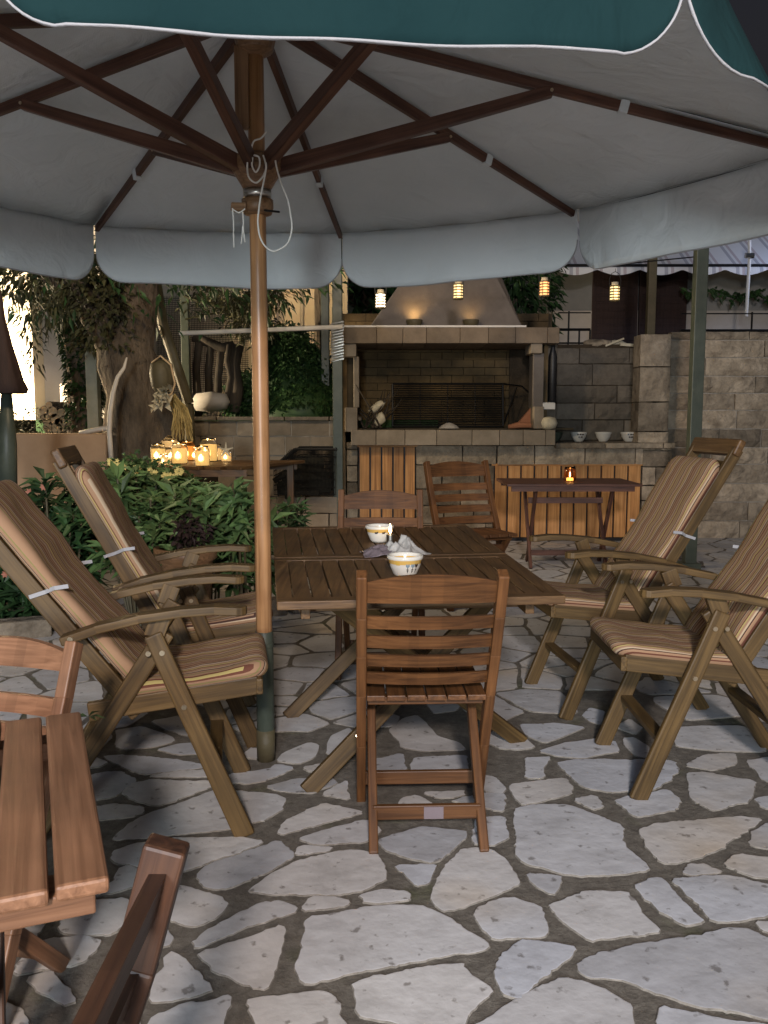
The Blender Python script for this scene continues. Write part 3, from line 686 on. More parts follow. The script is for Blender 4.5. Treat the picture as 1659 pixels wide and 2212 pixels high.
# things on the right column and counter
q=MB(); p=P3(1186,878,8.9); q.box((0,0,.03),(.13,.1,.065)); q.tube([(-.065,-.0,.06),(.065,0,.06)],.012,6)
sh=thing('wall_shelf','small white shelf box fixed right of the hearth opening','shelf',(p.x,8.95,wz(884,8.95))); 
o=q.build('shelf_box',M['white'],sh,bevel=.006)
q=MB(); p=P3(1185,915,8.85); q.lathe([(.02,0),(.075,.02),(.095,.07),(.075,.12),(.02,.135)],(0,0,0),16); o=tag(q.build('white_gourd',M['shell'],smooth=True,loc=(p.x,8.86,zs1)),'round off-white gourd at the right end of the hearth slab','gourd')
# jars/dark bottles row beside column
q=MB(); q.lathe([(.035,0),(.045,.01),(.045,.5),(.02,.6),(.02,.66)],(0,0,0),12); p=P3(1193,870,9.0)
tag(q.build('dark_pipe',M['black'],smooth=True,loc=(p.x,9.02,wz(876,9.0))),'dark glossy pipe standing behind the white shelf box','pipe')
# bowls on the counter
def bowl(name,r,h,loc,label,group,mt,foot=.55,marks=True,seed=1,rot=0):
    b_=thing(name,label,'bowl',loc,rot,group)
    q=MB(); f=foot
    prof=[(r*f,0),(r*(f+.12),h*.12),(r*.86,h*.50),(r*.92,h*.74),(r*.99,h*.82),(r*1.02,h*.92),(r*.98,h),(r*.90,h*.98),(r*.86,h*.85),(r*.78,h*.5),(r*.5,h*.15),(r*.1,h*.1)]
    q.lathe(prof,(0,0,0),40,True,True); q.build('bowl_body',mt,b_,smooth=True)
    return b_
def ceramic(name,white,band,heart,sc_=1.0):
    m,n,bb,N,L=newmat(name)
    tc=N.new('ShaderNodeTexCoord'); sp=N.new('ShaderNodeSeparateXYZ'); L.new(tc.outputs['Generated'],sp.inputs[0])
    # horizontal yellow band under the rim
    r1=ramp(N,[(0,white),(.60,white),(.61,band),(.80,band),(.82,white)],'CONSTANT'); L.new(sp.outputs['Z'],r1.inputs[0])
    L.new(r1.outputs[0],bb.inputs['Base Color']); bb.inputs['Roughness'].default_value=.15
    return m
M['ceramic']=ceramic('painted bowl glaze',(.80,.76,.66),(.80,.50,.14),None)
M['bowlwhite']=plain('white bowl glaze',(.72,.69,.62),.2)
M['ink']=plain('dark glaze paint',(.05,.035,.03),.25); M['inkblue']=plain('blue grey glaze paint',(.25,.32,.36),.25); M['yellow']=plain('yellow glaze paint',(.78,.50,.10),.2)
for i,(u,lab) in enumerate(((1197,'dark green bowl at the left end of the row on the stone counter'),(1250,'small white bowl with a dark triangle motif, second on the stone counter'),(1303,'white footed bowl, third in the row on the stone counter'),(1358,'white bowl with a dark squiggle, rightmost on the stone counter'))):
    p=P3(u,948,9.3); c_=bowl('counter_bowl',.088,.105,(p.x,9.3,zc+.008),lab,'bowls lined up on the stone counter',M['bowlwhite'] if i else M['greenpost'],.45)
    if i in (1,3):
        q=MB()
        for a in range(-2,3):
            an=R(-90+a*9); z=.06+(.02 if a%2==0 else -.008); q.box((.081*math.cos(an),.081*math.sin(an),z),(.018,.018,.014),an)
        q.build('painted_motif',M['ink'],c_)
# ================================================================== houses, door, awning, railing
t=thing('house','grey plastered house with tall dark door behind the terrace wall','house',(6.0,13.2,2.1))
YH=13.0
b=MB(); b.box((7.2,YH+.2,3.9),(wx(1290,YH)-wx(1000,YH)+9.5,.4,3.8)); b.build('house_wall',M['greyplaster'],t,world=True)
b=MB(); xa,xb=wx(1152,YH),13.0; b.box(((xa+xb)/2,YH-.03,wz(672,YH)-1.0),(xb-xa,.06,2.0)); b.build('house_plinth',M['plaster'],t,world=True)
for k,(u0,u1) in enumerate(((1272,1368),(1371,1472))):
    b=MB(); xa,xb=wx(u0,YH-.1),wx(u1,YH-.1); z0,z1=1.9,wz(560,YH); b.box(((xa+xb)/2,YH-.09,(z0+z1)/2),(xb-xa,.05,z1-z0))
    for j in range(1,16):
        z=z0+(z1-z0)*j/16; b.box(((xa+xb)/2,YH-.118,z),(xb-xa-.08,.012,.035))
    b.build('door_leaf',M['darkdoor'],t,world=True,bevel=.004)
# awning
YA=11.6; aw=thing('awning','pale striped awning with scalloped edge over the house terrace','awning',(wx(1450,YA),YA,wz(560,YA)))
xa,xb=wx(1195,YA),wx(1900,YA); zb=wz(578,YA)
b=MB(); n=140; vs=[];fs=[]
for i in range(n+1):
    x=xa+(xb-xa)*i/n; ph=x*math.pi/.56; zz=wz(593,YA)+.07*abs(math.sin(ph))*-1+.06
    vs+= [(x,YA,zb),(x,YA-.01,zz)]
for i in range(n): fs.append((2*i,2*i+2,2*i+3,2*i+1))
b.add(vs,fs); o=b.build('awning_valance',M['awning'],aw,world=True); s_=o.modifiers.new('s','SOLIDIFY'); s_.thickness=.004
b=MB(); b.add([(xa,YA,zb),(xb,YA,zb),(xb,YH,zb+.9),(xa,YH,zb+.9)],[(0,1,2,3)]); o=b.build('awning_cloth',M['awning'],aw,world=True); s_=o.modifiers.new('s','SOLIDIFY'); s_.thickness=.004
b=MB(); b.tube([(xa,YA+.03,zb+.03),(xb,YA+.03,zb+.03)],.022,8); b.build('awning_bar',M['iron'],aw,world=True)
p0=P3(1619,520,11.3);p1=P3(1612,684,11.3)
c_=thing('awning_crank','white crank pole hanging from the awning','crank',(p1.x,p1.y,p1.z))
b=MB(); b.tube([p0,P3(1619,560,11.3),p1],.022,8); b.build('crank_rod',M['white'],c_,world=True)
b=MB(); b.tube([P3(1610,552,11.25),P3(1628,552,11.25)],.035,8); b.build('crank_joint',M['steel'],c_,world=True)
# vine cable across the right wall
b=MB(); pts=[P3(1478+i*12,628+6*math.sin(i*.9)+(i*.9),12.6) for i in range(20)]; b.tube(pts,.018,5,rough=.5)
for i in range(120):
    p=rnd.choice(pts)+Vector((rnd.uniform(-.08,.08),-.03,rnd.uniform(-.06,.04))); b.leaf(p,(rnd.uniform(-1,1),rnd.uniform(-1,0),rnd.uniform(-1,.5)),(0,-1,0),.10,.05)
tag(b.build('vine','' and M['leafdark'] or M['leafdark'],base=pts[0]),'thin dark vine trained along the grey house wall','vine')
# railings
def railing(name,u0,u1,vt,vb,Y,n,lab,tall=()):
    q=MB(); a=P3(u0,vt,Y);c=P3(u1,vt,Y); zb_=P3(u0,vb,Y).z
    q.tube([a,c],.018,6); q.tube([(a.x,Y,zb_+.06),(c.x,Y,zb_+.06)],.012,6)
    for i in range(n+1):
        x=a.x+(c.x-a.x)*i/n; q.tube([(x,Y,zb_),(x,Y,a.z+(.22 if i in tall else 0))],.012,5)
    q.tube([(a.x,Y,a.z+.2),(c.x,Y,a.z+.2)],.008,5)
    return tag(q.build(name,M['iron'],base=((a.x+c.x)/2,Y,zb_)),lab,'railing')
railing('railing',1205,1275,712,752,10.6,3,'short black iron railing left of the dark house door',(1,))
railing('railing',1470,1700,714,742,10.6,9,'long black iron railing above the tall terrace wall',(2,6))
# shrub between hood and house
def leafcloud(b,c,r,n,L_,W,seed,dens=1.0,drop=.3):
    r_=random.Random(seed)
    for i in range(n):
        d=Vector((r_.gauss(0,1),r_.gauss(0,1),r_.gauss(0,1))).normalized(); k=r_.random()**.45
        p=Vector((c[0]+d.x*r[0]*k,c[1]+d.y*r[1]*k,c[2]+d.z*r[2]*k))
        if noise.noise(p*2.3+Vector((seed,0,0)))<-.12: continue
        b.leaf(p,(d.x+r_.uniform(-.8,.8),d.y+r_.uniform(-.8,.8),d.z*.5+r_.uniform(-.9,.5)),(r_.uniform(-1,1),r_.uniform(-1,1),1),L_*r_.uniform(.6,1.2),W*r_.uniform(.7,1.2),.2,drop)
q=MB(); c=P3(1120,640,10.3); leafcloud(q,(c.x,10.5,c.z+.3),(.55,.5,1.0),2600,.13,.05,4); leafcloud(q,(c.x+.25,10.5,c.z-.45),(.2,.3,.35),500,.11,.045,5)
sh=thing('dark_shrub','dark leafy shrub between the barbecue hood and the grey house','shrub',(c.x,10.5,2.05))
q.build('foliage',M['leafdark'],sh,world=True); q=MB(); q.tube([(c.x,10.5,2.0),(c.x,10.55,c.z)],[.05,.03],8); q.build('trunk',M['bark'],sh,world=True)
# left houses
t=thing('house','pale house wall lit by warm lamps beyond the lawn','house',(-3.0,15.0,1.3)); YL=14.6
b=MB(); xa,xb=wx(318,YL),wx(752,YL); b.box(((xa+xb)/2,YL+.2,3.6),(xb-xa,.4,5.0)); b.build('house_wall',M['warmplaster'],t,world=True)
for u in (608,652): 
    b=MB(); b.tube([P3(u,730,YL-.12),P3(u,300,YL-.12)],.055 if u==608 else .03,8); b.build('down_pipe',M['plaster'],t,world=True)
t=thing('house','brightly lit cream house wall at the far left','house',(wx(0,9.6),9.6,0))
b=MB(); xa,xb=-7.0,wx(79,9.6); b.box(((xa+xb)/2,9.75,2.6),(xb-xa,.3,5.2)); b.build('house_wall',M['warmplaster'],t,world=True)
b=MB(); xa,xb=wx(80,9.9),wx(240,9.9); b.box(((xa+xb)/2,10.05,2.6),(xb-xa,.3,5.2)); b.build('side_wall',M['plaster'],t,world=True)
# ---- tan terrace planter wall
YT=7.4; zT=wz(937,YT)
b=MB(); xa,xb=-4.5,wx(229,YT); b.box(((xa+xb)/2,YT+.18,zT/2),(xb-xa,.36,zT)); tag(b.build('plaster_wall',M['tan'],bevel=.02,base=((xa+xb)/2,YT+.18,0)),'smooth tan plastered low wall behind the left recliners','wall')
# raised bed soil behind it (supports trunks)
g=MB(); g.box((-5.2,8.6,.50),(6.9,2.0,1.0)); struct(g.build('tree_bed',M['earth'],base=(-5.2,8.6,0)))
# log pile
rr=random.Random(5); YG=8.75; gi=0
spots=[(112,925),(128,905),(108,905),(145,925),(132,925),(122,890),(142,892),(104,888),(115,875),(136,912),(150,908),(160,925)]
LG=['leftmost log in the bottom row of the firewood stack','firewood log in the very centre of the stack','leftmost firewood log in the middle row','third firewood log from the left in the bottom row','second firewood log from the left in the bottom row','upper firewood log near the middle, just left of the top right one','upper right firewood log under the grey wall block','upper left firewood log, second row from the top','topmost firewood log of the whole stack','fourth firewood log from the left in the bottom row','firewood log at the right end of the middle row','rightmost firewood log in the bottom row near the ivy trunk']
for i,(u,v) in enumerate(spots):
    p=P3(u-9,v,YG); r_=rr.uniform(.035,.06)*1.05
    L0=thing('firewood_log',LG[i],'log',p,group='firewood logs stacked by the pink wall')
    q=MB(); pr=[(0,0,0),(0,.42,0)]; q.tube(pr,r_,9,rough=.25,fr=1,cap=False); q.build('log_bark',M['bark'],L0)
    q=MB(); k=9; o_=rr.random()*9; q.add([(r_*.95*math.cos(2*math.pi*j/k),-.004,r_*.95*math.sin(2*math.pi*j/k)) for j in range(k)],[tuple(range(k))]); q.build('log_end',M['logend'],L0); q=MB(); q.add([(r_*.95*math.cos(2*math.pi*j/k),.424,r_*.95*math.sin(2*math.pi*j/k)) for j in range(k)],[tuple(range(k-1,-1,-1))]); q.build('log_end',M['logend'],L0)
q=MB(); pa,pb=P3(92,938,8.95),P3(172,938,8.95); q.box(((pa.x+pb.x)/2,8.98,pa.z-.03),(pb.x-pa.x+.1,.7,.05)); tag(q.build('log_shelf',M['drywood'],base=((pa.x+pb.x)/2,8.98,pa.z-.05)),'weathered board carrying the firewood stack','shelf')
# stone capping / block seen behind
q=MB(); p=P3(150,850,9.6); q.box((p.x,9.7,p.z),(.22,.2,.22)); tag(q.build('wall_block',M['plaster'],bevel=.02,base=(p.x,9.7,p.z-.1)),'small grey block fixed on the pink wall above the firewood','block')
# ================================================================== trees
def spine(pix,Y): return [P3(u,v,Y) for u,v in pix]
tr=thing('tree','big forked tree with rough grey-brown trunk left of the parasol pole','tree',(wx(300,7.7),7.7,.5))
q=MB()
q.tube(spine([(312,1080),(312,1000),(300,920),(290,850),(278,790),(272,745),(290,690),(298,640),(300,580),(302,450),(305,250)],7.7),[.36,.31,.275,.26,.25,.235,.18,.165,.155,.14,.11],22,rough=.28,fr=3)
q.tube(spine([(285,800),(262,750),(232,705),(196,660),(150,618),(90,560),(0,480)],7.65),[.2,.185,.165,.15,.13,.11,.08],16,rough=.25,fr=3)
q.tube(spine([(380,990),(368,930),(345,880),(325,830)],7.6),[.10,.09,.09,.06],10,rough=.4,fr=4)
q.tube(spine([(235,720),(240,670),(236,600),(230,500)],7.75),[.1,.1,.085,.07],10,rough=.3,fr=4)
q.build('trunk',M['bark'],tr,world=True,smooth=True)
def ivy(q,pts,rad,n,seed,L_=.07,W=.045):
    r_=random.Random(seed)
    for i in range(n):
        k=r_.uniform(0,len(pts)-1.001); j=int(k); p=pts[j].lerp(pts[j+1],k-j); a=r_.uniform(0,2*math.pi); rr_=rad*r_.uniform(.85,1.25)
        d=Vector((math.cos(a),math.sin(a),0)); q.leaf(p+d*rr_,(d.x+r_.uniform(-.7,.7),d.y+r_.uniform(-.7,.7),r_.uniform(-1,.3)),(d.x,d.y,.6),L_*r_.uniform(.6,1.2),W*r_.uniform(.7,1.2))
q=MB(); ivy(q,spine([(235,760),(225,690),(215,640),(205,590)],7.62),.24,900,2)
leafcloud(q,P3(225,640,7.5),(.38,.3,.30),450,.07,.04,6)
leafcloud(q,P3(110,575,7.6),(.8,.6,.26),900,.11,.035,8); leafcloud(q,P3(30,600,7.5),(.4,.4,.22),450,.12,.032,9)
# hanging sprays at the far left
r_=random.Random(31)
for (u,v,l) in ((50,690,3),(70,740,3),(72,790,3),(60,720,3),(90,680,4),(78,770,3),(20,650,3),(110,700,4),(98,740,4),(120,660,4),(140,690,3),(150,640,4)):
    c=P3(u,v-14,7.4); leafcloud(q,c,(.08,.12,.11),18 if l==3 else 40,.09,.022,u+v,drop=.6)
q.build('crown',M['leafbrown'],tr,world=True)
q=MB(); leafcloud(q,P3(250,500,7.8),(2.4,1.4,.9),3800,.12,.045,12); q.build('upper_crown',M['leafdark'],tr,world=True)
# second, ivy-clad trunk
t2=thing('tree','dark ivy-covered tree trunk behind the forked tree','tree',(wx(170,8.2),8.2,.5))
q=MB(); sp2=spine([(188,1060),(186,930),(181,850),(176,780),(163,710),(140,640),(120,560),(100,400)],8.2); q.tube(sp2,[.17,.16,.15,.145,.14,.13,.12,.1],12,rough=.3); q.build('trunk',M['bark'],t2,world=True,smooth=True)
q=MB(); ivy(q,sp2[1:],.125,2300,14,.06,.042); q.build('ivy',M['leafdark'],t2,world=True)
# leaning pole + green posts
q=MB(); q.tube([P3(333,590,8.4),P3(352,700,8.4),P3(408,872,8.4)],[.05,.05,.045],10,rough=.2); q.tube([P3(408,872,8.4),P3(412,985,8.45)],[.045,.05],8)
tag(q.build('leaning_pole',M['brownpost'],base=P3(412,985,8.45)),'thin brown pole leaning beside the forked tree','pole')
def post(name,u0,v0,u1,v1,Y,wpx,mt,lab,z0=0.0,ztop=None,cap=False):
    a=P3(u1,v1,Y); c=P3(u0,v0,Y); wdt=wpx/FP*Y
    if ztop is None: ztop=c.z
    x=a.x; o=thing(name,lab,'post',(x,Y,z0)); q=MB(); q.box((0,0,(ztop-z0)/2),(wdt,wdt,ztop-z0)); q.build('post_shaft',M[mt],o,bevel=.006)
    q=MB(); q.box((0,0,.03),(wdt*1.6,wdt*1.6,.06)); q.build('post_foot',M[mt],o,bevel=.006)
    return o
pB=post('pergola_post',703,640,704,905,9.9,17,'greenpost','green post behind the low block wall, nearest the fence',zt3,3.6)
pA=post('pergola_post',730,690,731,1060,8.45,21,'greenpost','green post with shiny wrap at the left corner of the barbecue',0,3.2)
post('pergola_post',1512,545,1499,945,7.3,25,'greenpost','green post in front of the tall terrace wall on the right',0,3.1)
post('pergola_post',1404,560,1404,720,9.45,17,'brownpost','slim brown post rising behind the recessed wall top',2.0,3.8)
post('garden_post',203,750,205,928,8.0,24,'palepost','pale grey-green post between the two tree trunks',1.0)
post('garden_post',407,620,405,890,9.7,17,'greenpost','dark mossy post left of the driftwood frame',zl,3.6)
# shiny tape on the left post
q=MB(); w_=21/FP*8.45; z1=wz(694,8.45); z0=wz(780,8.45); 
for i in range(14):
    z=z0+(z1-z0)*i/14; q.tube([(-w_/2-.006,-w_/2-.006,z),(w_/2+.006,-w_/2-.006,z+.02),(w_/2+.006,w_/2+.006,z+.03),(-w_/2-.006,w_/2+.006,z+.02)],.012+rnd.uniform(-.003,.003),6,closed=True)
q.build('foil_wrap',M['steel'],pA)
# white rail
q=MB(); q.tube([P3(391,720,8.35),P3(740,706,8.38)],.022,8); q.tube([P3(391,720,8.35),P3(391,720,8.45)],.022,8)
tag(q.build('white_rail',M['white'],base=P3(391,720,8.35)),'long white rod running from the parasol pole to the barbecue mantel','rail')
# driftwood frame on the lawn
dr=thing('driftwood_screen','rustic driftwood window-like frame standing on the lawn','frame',P3(470,890,9.75))
q=MB()
for pth,r0 in (([(428,900),(424,800),(430,735)],.05),([(452,870),(450,800),(456,745)],.04),([(470,875),(472,820),(478,760)],.05),([(486,885),(484,860)],.03),([(497,880),(500,820),(494,770)],.035),([(560,0)],0)):
    if r0: q.tube(spine(pth,9.75),r0*.9,8,rough=.5,fr=6)
q.tube(spine([(418,728),(450,742),(480,752),(505,745)],9.75),.055,9,rough=.5); q.tube(spine([(512,745),(506,790),(512,840),(506,890)],9.75),.075,9,rough=.5)
q.tube(spine([(430,875),(470,868),(500,872)],9.75),.045,8,rough=.5); q.tube(spine([(496,745),(490,780),(498,815),(490,860)],9.7),.035,8,rough=.5)
q.build('limbs',M['drywood'],dr,world=True,smooth=True)
# pale round stone
q=MB(); q.lathe([(.01,-.11),(.15,-.08),(.20,0),(.16,.08),(.01,.11)],(0,0,0),16)
for z in q.v: z+=noise.noise_vector(z*5)*.04; z.x*=1.1
tag(q.build('pale_boulder',M['plaster'],smooth=True,loc=P3(456,868,9.65)),'pale pinkish boulder below the driftwood frame','boulder')
# fence mesh on the lawn edge
fe=thing('wire_fence','wire mesh fence with thin dark rails along the lawn edge','fence',(wx(640,10.4),10.4,zl))
q=MB(); xa,xb=wx(560,10.4),wx(742,10.4); z0,z1=zl,wz(715,10.4)
n=30
for i in range(n+1): x=xa+(xb-xa)*i/n; q.tube([(x,10.4,z0),(x,10.4,z1)],.0035,4,cap=False)
for i in range(18): z=z0+(z1-z0)*i/18; q.tube([(xa,10.4,z),(xb,10.4,z)],.0035,4,cap=False)
q.build('fence_mesh',M['iron'],fe,world=True)
q=MB(); q.tube([(xa,10.4,z1),(xb,10.4,z1+.02)],.018,6)
for i in range(5): x=xa+(xb-xa)*i/4; q.tube([(x,10.4,z0),(x,10.4,z1)],.013,6)
q.build('fence_rails',M['iron'],fe,world=True)
q=MB(); xa,xb=wx(345,12.5),wx(540,12.5); z0,z1=zl,wz(640,12.5)
for i in range(60): x=xa+(xb-xa)*i/60; q.tube([(x,12.5,z0),(x,12.5,z1)],.004,3,cap=False)
for i in range(60): z=z0+(z1-z0)*i/60; q.tube([(xa,12.5,z),(xb,12.5,z)],.004,3,cap=False)
tag(q.build('garden_net',M['iron'],base=((xa+xb)/2,12.5,z0)),'fine garden netting in front of the pale house wall','net')
# ivy bank on the lawn behind the wall
q=MB(); 
for (u,v,rx,rz_,n) in ((620,800,.42,.55,2300),(575,850,.5,.30,1200),(655,860,.35,.3,1300),(520,885,.5,.14,900),(600,740,.25,.25,700),(690,880,.3,.2,600)):
    leafcloud(q,P3(u,v,10.0),(rx,.35,rz_),int(n*2.0),.065,.04,u)
iv=thing('ivy_bank','dense green creeper heaped over the bank behind the low wall','creeper',P3(610,900,10.0)); q.build('foliage',M['leafdark'],iv,world=True)
q=MB(); c=P3(640,900,10.25)
q.lathe([(.70,-.1),(.66,.12),(.6,.25),(.52,.42),(.42,.55),(.33,.66),(.25,.75),(.1,.83),(.02,.85)],(c.x,c.y,c.z),26,True,True)
for z in q.v: z+=noise.noise_vector(z*3)*.10+noise.noise_vector(z*9)*.04
mv=[v.copy() for v in q.v]; ql=MB()
for i in range(5200):
    a=r_.choice(mv); b_=mv[min(len(mv)-1,mv.index(a)+1)] if 0 else a; p=a+Vector((r_.uniform(-.09,.09),r_.uniform(-.09,.05),r_.uniform(-.07,.09))); d=(p-c); ql.leaf(p,(d.x+r_.uniform(-.4,.4),d.y-.3,r_.uniform(-.7,.5)),(d.x,d.y,.5),r_.uniform(.05,.08),.045,.2,.3)
ql.build('leaf_cover',M['leafdark'],iv,world=True)
q.build('mound',M['leafdark'],iv,world=True,smooth=True)
q=MB()
for (u,v,n) in ((520,640,700),(560,650,800),(545,690,600),(480,625,350),(535,710,200),(600,625,350),(430,640,90),(465,660,60)):
    leafcloud(q,P3(u,v,9.3),(.28,.25,.22),n,.085,.03,u*3+v)
q.tube(spine([(600,560),(560,640),(520,670),(430,650),(400,640)],9.3),.018,6,rough=.3); q.tube(spine([(560,640),(545,700)],9.3),.012,6); q.tube(spine([(520,670),(440,680),(400,690)],9.3),.01,6)
hb=thing('tree','overhanging leafy branches between the pole and the lawn','tree',P3(620,560,9.3)); 
q.build('crown',M['leafbrown'],hb,world=True); q=MB(); q.tube([P3(700,905,10.9),P3(690,600,10.7),P3(600,560,9.3)],[.09,.07,.03],8); q.build('trunk',M['bark'],hb,world=True)
# rank of background trees (dark wood far off, one mass)
q=MB()
for i in range(26):
    x=-14+i*1.2; leafcloud(q,(x,18+2*math.sin(i*1.7),4.2+math.sin(i*2.3)*.6),(1.3,1.2,2.4),320,.45,.25,i+60)
o=q.build('distant_trees',M['leafdark'],base=(0,18,2)); o['kind']='stuff'
q=MB(); q.box((0,21,3.5),(44,.4,7)); 
for z in q.v: pass
struct(q.build('hillside',M['earth'],base=(0,21,0)))
# ================================================================== hanging items on the tree
wr=thing('straw_bundle','bundle of dry straw hanging beside the tree trunk','straw',P3(385,860,7.2))
q=MB(); r_=random.Random(9)
for i in range(150):
    a=P3(372+r_.uniform(-10,8),860+r_.uniform(-10,10),7.15+r_.uniform(-.05,.05)); e=P3(395+r_.uniform(-26,22),935+r_.uniform(-25,18),7.1+r_.uniform(-.1,.1)); mid=a.lerp(e,.5)+Vector((.03,0,.02))
    q.tube([a,mid,e],.0025,3,cap=False)
q.build('straw_stalks',M['straw'],wr,world=True)
q=MB(); 
for i in range(26):
    c=P3(352+r_.uniform(-12,14),858+r_.uniform(-20,18),7.05); q.leaf(c,(r_.uniform(-1,1),-1,r_.uniform(-1,1)),(r_.uniform(-1,1),-1,0),.11,.07,.4)
tag(q.build('dried_flower',M['shell'],base=P3(352,858,7.05)),'pale dried flower spray pinned to the tree trunk','dried flower')
ba=thing('wicker_basket','small oval basket with pale curved handle hung on the trunk','basket',P3(350,830,7.1))
q=MB(); q.lathe([(.04,-.09),(.085,-.02),(.10,.08),(.09,.16),(.05,.2)],(0,0,0),14); q.build('basket_body',M['brownpost'],ba,smooth=True)
q=MB(); q.tube([(-.06,-.06,.17),(.02,-.1,.22),(.10,-.1,.15),(.13,-.1,0),(.10,-.1,-.08),(.04,-.1,-.12)],.008,7); q.build('basket_handle',M['logend'],ba,smooth=True)
# hose
q=MB(); q.tube(spine([(274,772),(268,795),(254,815),(244,850),(238,890),(236,930),(238,960),(241,1000)],7.05),[.007,.014,.017,.019,.020,.021,.021,.021],8)
tag(q.build('cable_conduit',M['hose'],smooth=True,base=P3(241,1000,7.05)),'pale curved conduit pipe rising in front of the tree trunk','pipe')
q=MB(); q.tube(spine([(172,936),(195,931),(215,927),(232,925)],7.5),.022,8); tag(q.build('pale_pipe',M['hose'],smooth=True,base=P3(172,936,7.5)),'pale pipe lying on top of the tan wall','pipe')
# ================================================================== dark folded parasol and round cover at the far left
lp=thing('folded_parasol','folded dark parasol on a teal pole at the far left edge','parasol',P3(15,1080,5.9))
q=MB(); q.tube([P3(17,1110,5.9),P3(16,960,5.9),P3(14,850,5.9)],[.065,.062,.035],14); q.build('parasol_pole',M['greenpost'],lp,world=True,smooth=True)
q=MB(); c=P3(5,850,5.9)
prof=[(.145,0),(.155,.03),(.13,.09),(.10,.22),(.075,.32),(.04,.5),(.02,.7)]
q.lathe(prof,c,22,False,True)
for z in q.v: 
    a=math.atan2(z.y-c.y,z.x-c.x); k=1+.10*math.sin(a*8); z.x=c.x+(z.x-c.x)*k; z.y=c.y+(z.y-c.y)*k
q.build('folded_cloth',M['darkdoor'],lp,world=True,smooth=True)
q=MB(); c=P3(40,1010,5.6); q.lathe([(.24,-.45),(.24,-.15),(.22,0),(.16,.13),(.08,.185),(.01,.20)],(0,0,0),24)
tag(q.build('covered_barrel',M['leafdark'],smooth=True,loc=(c.x,c.y,.62)),'round dark-green covered barrel at the foot of the folded parasol','barrel')
q=MB(); q.lathe([(.25,0),(.25,.18)],(c.x,c.y,0),20)
tag(q.build('barrel_stand',M['brownpost'],base=(c.x,c.y,0)),'dark round stand under the covered barrel','stand')
# low plant against the bright wall
q=MB()
for u in (10,40,70,-20): leafcloud(q,P3(u,920,8.6),(.25,.15,.18),110,.09,.02,u+500)
tag(q.build('low_shrub',M['leafbrown'],base=P3(40,935,8.6)),'sparse low shrub against the bright cream wall','shrub')
# ================================================================== candle table with glass jars
YC0,YC1=6.3,7.25; zt0=wz(1008,YC0)
ct=thing('slatted_table','dark slatted table carrying the candle jars','table',(wx(470,6.8),6.8,0))
q=MB(); xa,xb=wx(322,6.8),wx(575,6.8); n=6; yw=(xb-xa)/n
for i in range(n): 
    x=xa+yw*(i+.5); q.beam((x-.10,YC0,zt0-.012),(x+.28,YC1,zt0-.012),yw-.018,.024)
q.build('table_top',M['tablewood'],ct,world=True,bevel=.003)
q=MB(); q.beam((xa-.12,YC0+.02,zt0-.05),(xb-.08,YC0+.02,zt0-.05),.03,.05); q.beam((xa+.25,YC1-.05,zt0-.05),(xb+.2,YC1-.05,zt0-.05),.03,.05); q.build('table_rail',M['tablewood'],ct,world=True)
for x,y in ((xa,YC0+.1),(xb-.15,YC0+.1),(xa+.3,YC1-.1),(xb+.15,YC1-.1)):
    q=MB(); q.beam((x,y,0),(x,y,zt0-.03),.05,.05,(0,1,0)); q.build('leg',M['tablewood'],ct,world=True)
JS=1.25
jars=[(341,988,.05,.12,'leftmost candle jar on the slatted table, brightly lit'),(353,994,.03,.07,'tiny tea light glass beside the leftmost candle jar'),(372,975,.05,.12,'candle jar at the back of the group with a faint flame'),(387,990,.052,.13,'brightly lit candle jar, in the middle of the front row'),(404,980,.055,.13,'round amber jar lit from inside behind the middle jars'),(420,983,.035,.09,'small candle glass right of the amber jar'),(436,996,.045,.12,'low candle jar in front of the brightest jar'),(450,985,.06,.15,'brightest and tallest candle jar on the slatted table'),(465,978,.045,.11,'dim candle jar behind the brightest jar'),(488,986,.035,.08,'last candle glass with a starfish, at the right of the group')]
for i,(u,v,r,h,lab) in enumerate(jars):
    r*=JS; h*=JS
    p=PG(u,v+12,zt0) ; p.y=min(max(p.y,YC0+.06),YC1-.1); p=Vector((wx(u,p.y),p.y,zt0))
    j=thing('candle_jar',lab,'candle jar',p,group='candle jars on the slatted table')
    q=MB(); q.lathe([(r*.9,0),(r,.008),(r,h*.78),(r*.8,h*.9),(r*.82,h)],(0,0,0),20,True,False); o=q.build('jar_glass',M['glass'] if i!=4 else M['amberglass'],j,smooth=True); s_=o.modifiers.new('s','SOLIDIFY'); s_.thickness=.003
    q=MB(); q.lathe([(r*.86,.008),(r*.93,h*.30),(r*.90,h*.74),(r*.1,h*.76)],(0,0,0),14); q.build('glow_filling',M['jarglow'] if i in (0,3,7,4,6) else M['jarglowdim'],j,smooth=True)  # filling emits light, standing in for candlelight in the glass
    q=MB(); q.lathe([(.001,h*.12),(r*.45,h*.3),(r*.42,h*.5),(.001,h*.7)],(0,-r*.62,0),10); q.build('candle',M['wax'],j,smooth=True)
    q=MB(); q.lathe([(.001,h*.26),(r*.26,h*.36),(r*.22,h*.46),(.001,h*.6)],(0,-r*.92,0),8); q.build('flame',M['flame'],j,smooth=True)
    if i in (0,3,7,9): point('candle_flame_light',p+Vector((0,0,h*.55)),{0:1.8,3:2.2,7:3.4,9:.7}[i],(1.0,.6,.25),.012)
q=MB(); c=P3(488,972,6.8)
for i in range(5):
    a=i*2*math.pi/5+.3; q.beam(c,c+Vector((math.cos(a)*.06,0,math.sin(a)*.06)),.02,.014,(0,1,0),.006,.006)
tag(q.build('starfish',M['shell'],base=c),'dried starfish resting on the last candle glass','starfish')
